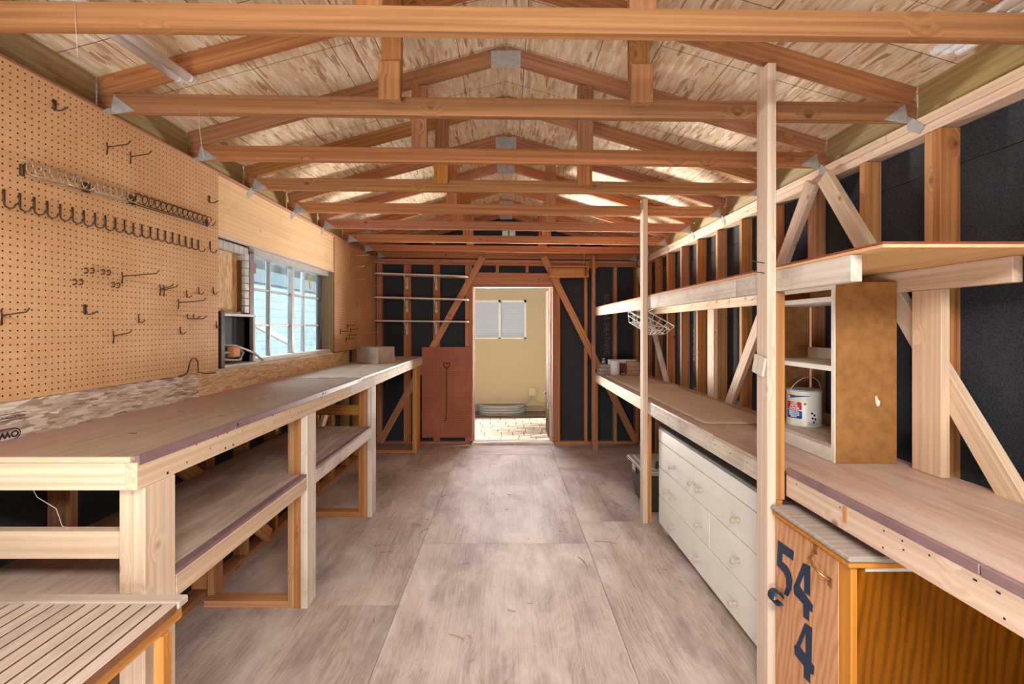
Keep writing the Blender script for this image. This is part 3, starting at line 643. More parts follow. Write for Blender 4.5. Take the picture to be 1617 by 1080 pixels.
# ================================================================ ROOF TRUSSES
webs = {0: ((-0.44, 0), (0.44, 0)), 1: ((-0.505, 1), (0.588, 1)), 2: ((-0.50, 0), (0.458, 0)), 3: ((-0.445, 1), (0.54, 1)), 4: ((-0.455, 0), (0.375, 0)), 5: ((-0.46, 0), (0.44, 0)), 6: ((-0.44, 0), (0.46, 0)), 7: ((-0.45, 0), (0.45, 0)), 8: ((-0.50, 0), (0.52, 0))}
tn = ['nearest overhead, with a pale underside across the top', 'second from the camera, with two nailed scab blocks', 'third from the camera, its steel ridge plate showing', 'fourth from the camera, just past the big post',
      'fifth from the camera, behind the second tall post', 'sixth from the camera, above the window mullion', 'seventh from the camera, two short of the back wall', 'eighth from the camera, last before the back wall', 'standing on the back wall over the doorway']
def truss(i, y0):
    m = M['truss'] if i < 4 else M['firred']
    t = thing('roof_truss', 'bare timber roof truss '+tn[i], 'roof truss', (0, y0+0.019, 2.54), 'roof trusses')
    yc = y0+0.019; b0 = 2.545
    beam('bottom_chord', (-1.832, yc, lift(-1.832, b0+0.042)), (1.842, yc, lift(1.842, b0+0.042)), 0.082, 0.038, (0, -1, 0), m, t)
    hz = 3.178
    for s in (-1, 1):
        xe = 1.832 if s > 0 else -1.822
        beam('rafter', (0.002*s, yc, deck(0)-0.0465), (xe, yc, deck(xe)-0.0465), 0.086, 0.038, (0, -1, 0), m, t)
        # the ends of rafter and chord meet at the wall; a folded steel tie holds them to the plate
        xp = (XR-0.003) if s > 0 else (XL+0.013); zp = lift(xp, 2.545)
        ti = prism('hurricane_tie', [(xp-0.105*s, zp+0.004), (xp-0.012*s, zp+0.075), (xp-0.002*s, zp+0.03), (xp-0.002*s, zp-0.012)], y0-0.0025, y0-0.0005, lambda a, b, d: (a, d, b), M['zinc'], t)
        zq = zp-0.012
        prism('tie_flange', [(y0-0.002, zq+0.03), (y0-0.03, zq+0.012), (y0-0.085, zq-0.045), (y0-0.062, zq-0.072), (y0-0.002, zq-0.03)], xp-0.001*s, xp+0.001*s, lambda a, b, d: (d, a, b), M['zinc'], ti)
    for xw, scab in webs[i]:
        zt = deck(xw)-0.095; zb = lift(xw, b0+0.082)
        if scab:
            bx('web', xw-0.044, xw+0.044, y0-0.0385, y0-0.0005, zb+0.03, zt+0.055, m, t)
            bx('scab_block', xw-0.046, xw+0.048, y0-0.078, y0-0.039, lift(xw, b0)+0.035, lift(xw, b0)+0.20, M['fir'], t)
        else: bx('web', xw-0.044, xw+0.044, yc-0.019, yc+0.019, zb, zt, m, t)
    bx('gusset_plate', -0.085, 0.085, y0-0.0022, y0-0.0004, deck(0)-0.135, deck(0)-0.035, M['zinc'], t, 0)
    if i == 8:
        for xw in (-1.0, 1.0): bx('web', xw-0.02, xw+0.02, yc-0.019, yc+0.019, lift(xw, b0+0.082), deck(xw)-0.095, m, t)
for i, y0 in enumerate(TY): truss(i, y0)

# ================================================================ LEFT WORKBENCH
BT = 1.205
b = thing('workbench', 'long timber workbench with a worn grey top along the left wall', 'workbench', (-1.45, 3.8, 0))
bx('bench_top', -1.764, -1.145, 1.435, 3.63, BT-0.018, BT-0.004, M['bench'], b, 0.001)
lab(bx('bench_top', -1.47, -1.131, 3.632, 6.30, BT-0.018, BT+0.005, M['benchfar'], b, 0.001), 'thicker grey plywood far half of the worktop')
bx('bench_top', -1.764, -1.472, 3.632, 6.30, BT-0.018, BT, M['benchfar'], b, 0.001)
for y0, y1 in ((1.43, 1.94), (1.945, 2.86), (2.865, 3.63)):
    e = lab(bx('edge_trim', -1.143, -1.1275, y0, y1, BT-0.03, BT+0.0015, M['plum'], b, 0.002), 'dull plum edging strip')
bx('front_rail', -1.168, -1.13, 1.425, 3.40, BT-0.105, BT-0.02, M['firpale'], b); bx('front_rail', -1.168, -1.13, 3.403, 6.30, BT-0.105, BT-0.02, M['grey'], b)
bx('end_rail', -1.764, -1.1685, 1.427, 1.465, BT-0.105, BT-0.02, M['firpale'], b)
bx('end_trim', -1.764, -1.150, 1.422, 1.434, BT-0.019, BT-0.002, M['firpale'], b, 0.001)
ZL = BT-0.106
lg = [('firpale', 'fir'), ('fir', 'firpale'), ('fir', 'firpale'), ('fir', 'fir')]
bx('leg', -1.170, -1.130, 1.456, 1.592, 0, ZL, M['firpale'], b, 0.003); bx('leg', -1.212, -1.171, 1.458, 1.548, 0, ZL, M['firpale'], b)
for y0, w, m in ((2.645, 0.125, 'grey'), (3.92, 0.13, 'grey')):
    bx('leg', -1.168, -1.130, y0, y0+w, 0, ZL, M[m], b, 0.003); bx('leg', -1.207, -1.169, y0+0.004, y0+0.093, 0, ZL, M['fir'], b); bx('leg', -1.246, -1.208, y0+0.012, y0+0.101, 0, ZL, M['fir'], b)
bx('leg', -1.186, -1.130, 5.90, 6.13, 0, ZL, M['fir'], b, 0.003)
for y0 in (2.66, 3.935, 5.92):                       # floor stretchers and their posts at the wall
    bx('stretcher', -1.73, -1.247 if y0 < 5 else -1.188, y0, y0+0.089, 0, 0.038, M['fir'], b)
    if y0 < 5: bx('wall_post', -1.738, -1.70, y0+0.05, y0+0.139, 0.039, 0.70, M['fir'], b)
bx('cross_rail', -1.76, -1.248, 3.955, 3.993, 0.855, 0.94, M['fir'], b); bx('cross_rail', -1.76, -1.213, 1.47, 1.508, 0.868, 0.955, M['firpale'], b)
ls = bx('lower_shelf', -1.755, -1.169, 1.42, 2.64, 0.752, 0.766, M['shelfgrey'], b, 0.001); bx('lower_shelf', -1.755, -1.25, 2.643, 3.93, 0.752, 0.766, M['shelfgrey'], b, 0.001)
bx('lower_shelf', -1.249, -1.169, 2.77, 3.915, 0.752, 0.766, M['shelfgrey'], b, 0.001)
for y0, y1 in ((1.596, 2.642), (2.774, 3.917)):
    bx('shelf_rail', -1.168, -1.130, y0, y1, 0.675, 0.752, M['firpale'] if y0 < 2 else M['grey'], b); bx('shelf_edge', -1.169, -1.131, y0, y1, 0.7525, 0.7665, M['plum'], b, 0.001)
bx('shelf_ledger', -1.76, -1.722, 1.42, 3.93, 0.668, 0.752, M['fir'], b)
for y0 in (2.25, 3.45): beam('knee_brace', (-1.71, y0, 0.46), (-1.21, y0, 0.70), 0.06, 0.036, (0, 1, 0), M['firpale'], b)

random.seed(14)
stuff(boxes('nail_holes', [(-1.1304, -1.1290, y, y+w, z, z+w) for y, z, w in [(random.uniform(1.46, 5.8), BT-random.choice((0.03, 0.035, 0.05, 0.07, 0.085, 0.095)), random.choice((0.004, 0.005, 0.008))) for _ in range(60)]]
      + [(-1.1279, -1.1268, y, y+0.012, BT-0.02, BT-0.008) for y in (1.95, 2.87, 2.90, 3.55, 3.58)]+[(x, x+0.03, y, y+0.006, BT-0.0045, BT-0.0035) for x, y in ((-1.42, 1.75), (-1.30, 2.1), (-1.38, 2.6), (-1.55, 2.2))], M['ink'], b))
# weathered open box on the far end of the bench
A = Vector((-1.352, 4.93, BT+0.006)); a_ = Vector((-0.806, 0.592, 0)); c_ = Vector((0.592, 0.806, 0)); H, L, Wd, T = 0.178, 0.38, 0.22, 0.022
wbx_ = thing('wooden_box', 'weathered grey open wooden box at the bench\'s far end', 'box', A)
up = Vector((0, 0, 1)); hz = up*(H/2)
beam('side_board', A+hz+a_*0+c_*T/2, A+hz+a_*L*0.52+c_*T/2, H, T, c_, M['boxwood'], wbx_); beam('side_board', A+hz+a_*(L*0.525)+c_*T/2, A+hz+a_*L+c_*T/2, H, T, c_, M['boxwood'], wbx_)
beam('side_board', A+hz+c_*(Wd-T/2), A+hz+a_*L+c_*(Wd-T/2), H, T, c_, M['boxwood'], wbx_)
for q in (T/2, L-T/2): beam('end_board', A+hz+a_*q+c_*T, A+hz+a_*q+c_*(Wd-T), H, T, a_, M['boxwood'], wbx_)
beam('base_board', A+a_*T+c_*Wd/2+up*0.012, A+a_*(L-T)+c_*Wd/2+up*0.012, Wd-2*T, 0.02, up, M['boxwood'], wbx_)

# slatted table in the near left corner
t = thing('slatted_table', 'weathered slatted folding table in front of the workbench', 'table', (-1.35, 1.0, 0))
TZ = 0.80
bx('end_rail', -1.765, -0.952, 1.352, 1.397, TZ-0.022, TZ+0.001, M['slat'], t, 0.004); bx('end_rail', -1.765, -0.952, 0.60, 0.645, TZ-0.022, TZ+0.001, M['slat'], t, 0.004)
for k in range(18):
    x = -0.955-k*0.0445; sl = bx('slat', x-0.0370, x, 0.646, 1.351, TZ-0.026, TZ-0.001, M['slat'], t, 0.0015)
    if k == 0:                                   # brown sides, darkened to paint shade into the gaps
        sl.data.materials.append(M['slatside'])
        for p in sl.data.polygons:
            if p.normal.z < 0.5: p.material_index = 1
bx('apron', -0.985, -0.963, 0.62, 1.385, TZ-0.062, TZ-0.023, M['fir'], t); bx('apron', -1.75, -1.728, 0.62, 1.385, TZ-0.062, TZ-0.023, M['fir'], t)
bx('apron', -1.727, -0.986, 1.33, 1.35, TZ-0.062, TZ-0.023, M['fir'], t)
for x in (-0.982, -1.76):
    for y0 in (1.295, 0.66): bx('leg', x, x+0.028, y0, y0+0.034, 0, TZ-(0.0625 if x > -1 else 0.063), M['fir'], t)
bx('leg_rail', -1.73, -0.984, 1.30, 1.32, 0.30, 0.335, M['fir'], t); beam('leg_brace', (-1.09, 1.285, 0.02), (-1.09, 0.70, TZ-0.04), 0.03, 0.022, (1, 0, 0), M['firpale'], t)

# ================================================================ PEGBOARDS AND THEIR HOOKS
PX = -1.760
pg = tag(bx('pegboard', PX-0.006, PX, 0.35, 2.848, 1.338, 2.545, M['peg'], None, 0.0008), 'large tan pegboard sheet on the left wall beside the window', 'pegboard')
pf = tag(bx('pegboard', PX-0.006, PX, 4.778, 6.30, 1.345, 2.525, M['peg'], None, 0.0008), 'far tan pegboard sheet between side window and back wall', 'pegboard')
ph = tag(bx('pegboard', -1.146, -0.462, 6.333, 6.339, 0.10, 1.335, M['pegred'], None, 0.0008), 'brown pegboard panel hung beside the back doorway', 'pegboard')
def hk(name, label, lines, mat, at, r=0.0028, group='pegboard hooks'):
    y, z = at
    return tag(tubes(name, [[(PX+0.001+x, y+dy, z+dz) for x, dy, dz in ln] for ln in lines], r, M[mat], None, (PX, y, z), 5), label, 'hook', group)
JH = [[(0.002, 0, 0.042), (0.002, 0, -0.004), (0.006, 0, -0.016), (0.018, 0.004, -0.024), (0.030, 0.006, -0.020), (0.037, 0.008, -0.006)], [(0.001, 0.0015, 0.042), (0.001, 0.0015, 0.0)], [(0.001, -0.0015, 0.042), (0.001, -0.0015, 0.0)]]
row = [(22, 440), (135, 465), (237, 490), (330, 515), (422, 535), (510, 555), (590, 575), (670, 590), (743, 608), (813, 622), (880, 635), (942, 655), (1003, 665), (1062, 680), (1115, 690), (1168, 705), (1220, 715), (1268, 728), (1313, 742), (1358, 752), (1403, 765), (1487, 775)]
first = None
for i, (u, v) in enumerate(row):
    y, z = on_x(u/4.49, 220+v/4.49, PX); lb = ORD[i]+' small steel J hook from the left in the long sloping row'
    if i == 0: first = hk('pegboard_hook', lb, JH, 'steel', (y, z), 0.0032, 'J hooks in the long row')
    else:
        o = first.copy(); C.objects.link(o); o.location = (PX, y, z); o['label'] = lb; W[o.name] = Matrix.Translation((PX, y, z))
def arm(L, rise=0.012): return [[(0.001, 0, -0.035), (0.004, 0, -0.002), (0.008, 0, 0), (L-0.012, 0, rise), (L, 0, rise+0.014)], [(0.001, 0, 0.02), (0.003, 0, 0)]]
longs = [((168, 232), 0.105, 'long straight hook high on the near pegboard, left of a pair'), ((205, 247), 0.10, 'long straight hook high on the near pegboard, right of a pair'),
         ((192, 436), 0.17, 'longest straight hook, mid height on the near pegboard'), ((252, 456), 0.07, 'forked hook, left prong, below the longest straight hook'), ((258, 457), 0.075, 'forked hook, right prong, below the longest straight hook'),
         ((281, 478), 0.15, 'long straight hook under the three small anchors near the window'), ((178, 530), 0.085, 'angled hook with a bent foot low on the near pegboard'), ((1, 498), 0.10, 'long low hook cut by the photo\'s left edge')]
for (p, L, lb) in longs: hk('pegboard_hook', lb, arm(L), 'steel', on_x(p[0], p[1], PX))
sm = [[(0.002, 0, 0.02), (0.002, 0, -0.01), (0.012, 0, -0.02), (0.024, 0, -0.014), (0.026, 0, 0.0)]]
anch = [[(0.002, 0, 0.024), (0.003, 0, -0.012), (0.010, -0.012, -0.016), (0.02, -0.018, -0.004)], [(0.003, 0, -0.012), (0.010, 0.012, -0.016), (0.02, 0.018, -0.004)]]
pair = [[(0.002, -0.0, 0.012), (0.012, 0, 0.016), (0.018, 0, 0.006), (0.014, 0, -0.004), (0.002, 0, -0.006)]]
for p, lb in (((132, 429), 'tiny loop hook, first of four at mid height'), ((142, 429), 'tiny loop hook, second of four at mid height'), ((159, 431), 'tiny loop hook, third of four at mid height'), ((168, 432), 'tiny loop hook, fourth of four beside the longest hook'),
              ((114, 447), 'tiny loop hook, lower left pair, left one'), ((124, 447), 'tiny loop hook, lower left pair, right one'), ((175, 451), 'tiny loop hook, lower middle pair, left one'), ((183, 452), 'tiny loop hook, lower middle pair, right one')):
    hk('pegboard_hook', lb, pair, 'steel', on_x(p[0], p[1], PX), 0.003)
for p, lb in (((294, 465), 'small double-pronged anchor hook, left of three by the window'), ((313, 460), 'small double-pronged anchor hook, middle of three by the window'), ((336, 460), 'small double-pronged anchor hook, right of three by the window'),
              ((218, 504), 'small double-pronged anchor hook alone in the lower middle'), ((284, 523), 'small double-pronged anchor hook lowest on the near pegboard'), ((341, 514), 'small double-pronged anchor hook beside the metal wall box')):
    hk('pegboard_hook', lb, anch, 'steel', on_x(p[0], p[1], PX))
for p, lb in (((85, 174), 'short strap hook highest on the near pegboard'), ((133, 496), 'short strap hook low at the left of the near pegboard'), ((330, 320), 'short strap hook at the upper right pegboard edge')):
    hk('pegboard_hook', lb, [[(0.002, 0, 0.04), (0.002, 0, 0.0), (0.03, 0, 0.0), (0.055, 0, 0.012)], [(0.002, 0.004, 0.04), (0.002, 0.004, 0.002)], [(0.002, -0.004, 0.04), (0.002, -0.004, 0.002)]], 'steel', on_x(p[0], p[1], PX), 0.0034)
for p, lb in (((295, 503), 'slanted peg hook, left of a close pair'), ((305, 503), 'slanted peg hook, right of a close pair')):
    hk('pegboard_hook', lb, [[(0.002, 0, 0.024), (0.003, 0, 0.0), (0.05, 0.0, -0.002), (0.075, 0, 0.012)]], 'steel', on_x(p[0], p[1], PX), 0.0034)
y, z = on_x(292, 590, PX)
tag(tubes('bent_wire', [[(PX+0.001, y-0.05, z-0.01), (PX+0.012, y-0.02, z-0.004), (PX+0.016, y, z+0.01), (PX+0.018, y+0.012, z+0.06), (PX+0.018, y+0.03, z+0.082), (PX+0.018, y+0.06, z+0.082), (PX+0.018, y+0.08, z+0.06), (PX+0.018, y+0.082, z+0.0), (PX+0.05, y+0.10, z-0.01), (PX+0.09, y+0.13, z-0.008)]], 0.0035, M['steel']),
    'bent brown wire stuck in the lower corner of the near pegboard', 'wire')
def coil(p0, p1, n, mat, label):
    (ya, za), (yb, zb) = on_x(*p0, PX), on_x(*p1, PX); ln = []
    for k in range(n*8+1):
        s = k/(n*8); a = 2*PI*k/8; ln.append((PX+0.030+0.021*math.cos(a), ya+(yb-ya)*s, za+(zb-za)*s+0.024*math.sin(a)))
    t = thing('coil_tool_holder', label, 'tool holder', (PX, ya, za), 'coil tool holders')
    tubes('coil', [ln], 0.0024, M[mat], t, None, 5)
    tubes('rail', [[(PX+0.008, ya, za-0.026), (PX+0.008, yb, zb-0.026)], [(PX+0.045, ya, za-0.028), (PX+0.045, yb, zb-0.028)], [(PX+0.004, ya, za+0.028), (PX+0.004, yb, zb+0.028)]], 0.0024, M[mat], t, None, 5)
    for q in (0.02, 0.98): bx('clip', PX, PX+0.012, ya+(yb-ya)*q-0.006, ya+(yb-ya)*q+0.006, za+(zb-za)*q-0.030, za+(zb-za)*q+0.012, M['steel'], t, 0.001)
coil((30, 264), (132, 292), 8, 'chrome', 'bright coiled wire tool holder, leftmost of three end to end')
coil((135, 293), (203, 312), 7, 'chrome', 'bright coiled wire tool holder, middle of three end to end')
coil((206, 313), (327, 350), 14, 'steel', 'dark coiled wire tool holder, rightmost of three end to end')
far = [((553, 404), 0.22, 'highest long hook on the far pegboard'), ((580, 415), 0.22, 'second highest long hook on the far pegboard'), ((553, 422), 0.16, 'long hook left of the top wall shelf'), ((553, 442), 0.18, 'long hook below and left of the top wall shelf'),
       ((584, 452), 0.16, 'long hook between the top and middle wall shelves'), ((563, 480), 0.24, 'long hook level with the middle wall shelf'), ((568, 526), 0.22, 'long hook just above the weathered box')]
for p, L, lb in far: hk('pegboard_hook', lb, arm(L, 0.01), 'chrome', on_x(p[0], p[1], PX), 0.004)
for k, (u, v) in enumerate(((537, 523), (548, 514), (553, 520), (546, 535), (551, 529))):
    hk('pegboard_hook', 'small dark hook, '+ORD[k]+' in the cluster low on the far pegboard', arm(0.09, 0.0), 'steel', on_x(u, v, PX), 0.004)
# skewer with a heart-shaped handle
hp = [(-0.806, 6.325, 1.045)]
heart = []
for k in range(25):
    a = 2*PI*k/24; heart.append((-0.806+0.0034*16*math.sin(a)**3*0.85, 6.325, 1.085+0.0034*(13*math.cos(a)-5*math.cos(2*a)-2*math.cos(3*a)-math.cos(4*a))*0.85))
v1 = tubev(heart, 0.006, 6, True); v2 = tubev([(-0.806, 6.325, 1.03), (-0.812, 6.325, 0.37), (-0.83, 6.325, 0.33)], 0.005, 6)
vs = v1[0]+v2[0]; fs = v1[1]+[tuple(i+len(v1[0]) for i in q) for q in v2[1]]
tag(link('skewer', mesh('skewer', vs, fs, M['bronze'], True)), 'dark metal rod with a heart-shaped handle on the brown pegboard', 'skewer')

# ================================================================ METAL WALL BOX UNDER THE INFILL
ab = thing('metal_wall_box', 'open metal wall box with loose wiring left of the side window', 'wall box', (-1.8, 3.08, 1.346))
bx('back_panel', -1.865, -1.855, 2.90, 3.30, 1.36, 1.68, M['black'], ab); bx('side_panel', -1.854, -1.752, 2.864, 2.902, 1.347, 1.70, M['bronze'], ab)
bx('side_panel', -1.854, -1.775, 3.27, 3.30, 1.355, 1.69, M['mauve'], ab); bx('top_panel', -1.854, -1.762, 2.903, 3.27, 1.672, 1.69, M['alu'], ab); bx('bottom_panel', -1.854, -1.752, 2.903, 3.30, 1.346, 1.362, M['whitebracket'], ab)
bx('front_trim', -1.772, -1.760, 3.255, 3.272, 1.363, 1.671, M['whitebracket'], ab); bx('baffle', -1.85, -1.838, 2.904, 3.268, 1.40, 1.67, M['black'], ab)
lab(bx('plug', -1.80, -1.755, 3.00, 3.08, 1.405, 1.475, M['orangebox'], ab, 0.006), 'orange wire connector')
tubes('wiring', [[(-1.82, 2.91, 1.47), (-1.79, 2.95, 1.49), (-1.77, 3.05, 1.48), (-1.76, 3.15, 1.45), (-1.755, 3.25, 1.42), (-1.745, 3.31, 1.38), (-1.75, 3.35, 1.365)], [(-1.80, 2.93, 1.40), (-1.77, 3.0, 1.39), (-1.76, 3.08, 1.385), (-1.76, 3.12, 1.43), (-1.78, 3.10, 1.46)],
                 [(-1.81, 2.91, 1.43), (-1.78, 2.97, 1.44), (-1.77, 3.02, 1.42)]], 0.008, M['foil'], ab)

# ================================================================ BACK WALL SHELVES AND RACK
for k, (z0, w) in enumerate(((2.295, 'top'), (1.985, 'middle'), (1.682, 'bottom'))):
    t = thing('wall_shelf', 'thin pale wall shelf on white brackets, %s of the three' % w, 'shelf', (-1.1, 6.36, z0), 'wall shelves left of the doorway')
    tl = (0.034, 0.024, 0.010)[k]
    beam('board', (-1.735, 6.245, z0+tl*0.62), (-0.505, 6.245, z0-tl*0.62), 0.225, 0.018, (0, 0, 1), M['grey'], t)
    for x in (-1.353, -0.952):
        z = z0-0.0095-tl*(x+1.1)
        br = bx('bracket', x-0.009, x+0.009, 6.165, 6.352, z-0.012, z-0.001, M['whitebracket'], t, 0.001)
        bx('bracket_plate', x-0.014, x+0.014, 6.353, 6.379, z-0.17, z-0.0125, M['whitebracket'], br, 0.001)
        beam('bracket_strut', (x, 6.175, z-0.014), (x, 6.36, z-0.13), 0.012, 0.010, (0, 1, 0.6), M['whitebracket'], br, 0.001)
rk = thing('wall_rack', 'honey pine wall rack with shaped ends right of the doorway', 'rack', (0.85, 6.3, 2.27))
bx('back_board', 0.59, 1.07, 6.318, 6.334, 2.275, 2.405, M['oakframe'], rk); bx('top_board', 0.575, 1.12, 6.20, 6.334, 2.407, 2.422, M['oakframe'], rk); bx('rail', 0.575, 1.10, 6.20, 6.225, 2.265, 2.285, M['oakframe'], rk)
for x in (0.575, 1.085):
    prism('end_bracket', [(6.334, 2.265), (6.20, 2.265), (6.19, 2.285), (6.20, 2.31), (6.23, 2.335), (6.20, 2.36), (6.19, 2.385), (6.20, 2.406), (6.334, 2.406)], x, x+0.018, lambda a, b, d: (d, a, b), M['oakframe'], rk)

# ================================================================ RIGHT SHELVING AND BENCH
FX, RT = 1.158, 0.998
r = thing('shelving_bench', 'timber shelving and bench unit nailed to tall posts on the right', 'shelving', (1.45, 3.8, 0))
P1 = bx('post', 1.120, 1.158, 1.992, 2.081, 0, 2.735, M['postw'], r, 0.003); lab(P1, 'big pale post nearest the camera')
bx('post_doubler', 1.1585, 1.197, 1.996, 2.076, 0.86, 1.752, M['fir'], r); bx('post_doubler', 1.1585, 1.19, 2.0, 2.07, 0, 0.858, M['fir'], r)
for k, yy in enumerate((1.875, 1.832)): tubes('nail', [[(1.105-0.05*0, 1.990, yy), (1.06, 1.985, yy+0.006), (1.045, 1.985, yy+0.012)]], 0.0022, M['steel'], P1)
bx('post', 1.120, 1.158, 3.80, 3.886, 0, 2.655, M['firpale'], r, 0.003); bx('post_doubler', 1.1585, 1.192, 3.81, 3.88, 0, RT-0.11, M['fir'], r)
bx('post', 1.120, 1.158, 6.02, 6.108, 0, 2.53, M['firred'], r, 0.003); bx('post_doubler', 1.1585, 1.19, 6.03, 6.10, 0, RT-0.11, M['fir'], r)
# bench
lab(bx('bench_top', 1.212, 1.799, 0.62, 2.60, RT-0.014, RT+0.002, M['benchr'], r, 0.001), 'dusty reddish worktop nearest the camera'); bx('bench_top', FX+0.001, 1.799, 2.603, 6.25, RT-0.014, RT+0.002, M['benchr'], r, 0.001)
bx('bench_top', FX+0.04, 1.211, 1.992, 2.60, RT-0.014, RT+0.002, M['benchr'], r, 0.001)
for y0, y1 in ((0.62, 1.172), (1.176, 1.988)): lab(bx('edge_trim', 1.194, 1.2115, y0, y1, RT-0.024, RT+0.004, M['plum'], r, 0.002), 'dull plum edging strip')
nr = bx('front_rail', 1.1975, 1.235, 0.62, 1.99, RT-0.118, RT-0.0245, M['firpale'], r)
lab(bx('wood_plug', 1.1962, 1.199, 1.632, 1.655, RT-0.088, RT-0.030, M['oakframe'], nr, 0.001), 'small honey coloured wooden plug')
for y0, y1 in ((2.078, 3.86), (3.864, 6.12)): bx('front_rail', FX+0.0005, 1.1965, y0, y1, RT-0.105, RT-0.0145, M['grey'] if y0 < 3 else M['firpale'], r)
bx('edge_trim', FX, 1.2, 2.082, 2.60, RT-0.014, RT+0.001, M['benchr'], r, 0.001)
# upper shelf
SZ = 1.846
for y0, y1, m in ((1.562, 2.35, 'grey'), (2.353, 3.80, 'grey'), (3.803, 6.12, 'firpale')): bx('shelf_rail', FX+0.0005, 1.1965, y0, y1, SZ-0.092, SZ-0.001, M[m], r)
for y0, y1 in ((1.43, 3.86), (3.865, 6.12)):
    bx('shelf_board', FX, 1.799, y0, y1, SZ, SZ+0.011, M['plyhead'], r, 0.001); lab(bx('shelf_skin', FX-0.002, 1.799, y0-0.002, y1, SZ+0.0115, SZ+0.018, M['redply'], r, 0.001), 'red stained top skin of the shelf')
for y0, y1 in ((1.585, 3.60), (3.603, 6.2)): bx('wall_ledger', 1.726, 1.7615, y0, y1, SZ-0.092, SZ-0.001, M['firpale'], r)
lg2 = bx('wall_ledger', 1.726, 1.7615, 0.70, 1.548, SZ-0.090, SZ-0.001, M['fir'], r)
tg = lab(bx('paper_tag', 1.795, 1.7985, 1.527, 1.557, SZ-0.075, SZ-0.028, M['paper'], r, 0.001), 'white stapled lumber tag')
boxes('print', [(1.7940, 1.7949, 1.535, 1.549, SZ-0.066+0.008*k, SZ-0.062+0.008*k) for k in range(4)], M['ink'], tg)
for y0, y1 in ((1.846, 1.980), (3.868, 3.99)): lab(bx('ledger_support', 1.726, 1.7615, y0, y1, RT+0.003, SZ-0.093, M['firpale'], r), 'wide upright board under the ledger')
tubes('pencil_marks', [[(1.7255, 2.5+0.36*k, SZ-0.035), (1.7255, 2.56+0.36*k, SZ-0.06)] for k in range(9)], 0.0015, M['ink'], r, None, 4)
random.seed(9)
stuff(boxes('nail_holes', [(1.1570, 1.1586, y, y+0.005, z, z+0.005) for y, z in [(random.uniform(2.15, 3.75), RT-random.choice((0.03, 0.05, 0.08, 0.09))) for _ in range(22)]]
      + [(1.1965, 1.1976, y, y+0.005, z, z+0.005) for y, z in [(random.uniform(1.0, 1.95), RT-random.choice((0.045, 0.07, 0.10))) for _ in range(12)]], M['ink'], r))
# small wooden card nailed to the post
tag(beam('wooden_tag', (1.111, 2.03, 1.475), (1.106, 2.045, 1.395), 0.085, 0.010, (1, 0, 0.1), M['grey'], None, 0.002), 'little curled wooden tag nailed on the big pale post', 'tag')

# ---- white dresser under the bench
d = thing('dresser', 'cream painted dresser with small knobs under the right bench', 'dresser', (1.45, 2.93, 0))
bx('body', 1.228, 1.68, 2.15, 3.688, 0.055, 0.80, M['cream'], d, 0.003); lab(bx('top', 1.212, 1.69, 2.14, 3.692, 0.801, 0.820, M['greytop'], d, 0.004), 'top coloured grey for the bench shade')
bx('frieze', 1.211, 1.2275, 2.15, 3.69, 0.706, 0.800, M['cream'], d, 0.002)
for y0, y1 in ((2.18, 2.26), (3.58, 3.66)): bx('foot', 1.235, 1.66, y0, y1, 0.0, 0.054, M['creamd'], d)
def knob(y, z, p):
    return lathe('knob', [(0.013, 0), (0.014, 0.006), (0.007, 0.014), (0.008, 0.022), (0.015, 0.030), (0.017, 0.037), (0.012, 0.044), (0.0, 0.046)], M['creamd'], (1.211, y, z), p, 14, '-X')
G = 0.003
for y0, y1, z0, z1, ks in ((3.046, 3.69, 0.50, 0.703, [(3.34, .595)]), (2.15, 3.046, 0.50, 0.703, [(2.994, .598), (2.878, .594), (2.417, .60)]), (2.77, 3.69, 0.278, 0.50, [(3.454, .383), (3.337, .379), (2.888, .374)]),
                           (2.15, 2.77, 0.278, 0.50, [(2.417, .387)]), (2.15, 3.69, 0.056, 0.278, [(3.34, .165), (2.906, .153), (2.443, .151)])):
    dr = bx('drawer', 1.211, 1.2275, y0+G, y1-G, z0+G, z1-G, M['cream'], d, 0.002)
    for y, z in ks: knob(y, z, dr)
# ---- cabinet numbered with navy tape
cb = thing('cabinet', 'brown plywood cabinet with navy tape numbers on its door', 'cabinet', (1.45, 1.75, 0))
CX = 1.148
bx('body', CX+0.024, 1.74, 1.556, 1.983, 0.0, 0.80, M['stainwood'], cb, 0.002)
bx('face_frame', CX+0.002, CX+0.0235, 1.551, 1.612, 0.0, 0.80, M['oakframe'], cb); bx('face_frame', CX+0.002, CX+0.0235, 1.966, 1.985, 0.0, 0.80, M['oakframe'], cb); bx('face_frame', CX+0.002, CX+0.0235, 1.613, 1.965, 0.0, 0.03, M['oakframe'], cb); bx('face_frame', CX+0.002, CX+0.0235, 1.613, 1.965, 0.79, 0.812, M['oakframe'], cb)
tp = bx('top', CX-0.022, 1.75, 1.525, 1.986, 0.826, 0.846, M['cabtop'], cb, 0.006); bx('top_moulding', CX-0.014, 1.745, 1.535, 1.986, 0.803, 0.8255, M['oakframe'], cb, 0.005)
boxes('worn_edge', [(1.20, 1.72, 1.5535, 1.5555, 0.785, 0.801)], M['whiteedge'], cb)
do = lab(bx('door', CX, CX+0.018, 1.607, 1.98, 0.012, 0.795, M['oakdoor'], cb, 0.003), 'oak door with navy tape digits')
px = lambda a, b: on_x(1020+a/4.153, 820+b/4.153, CX-0.001)
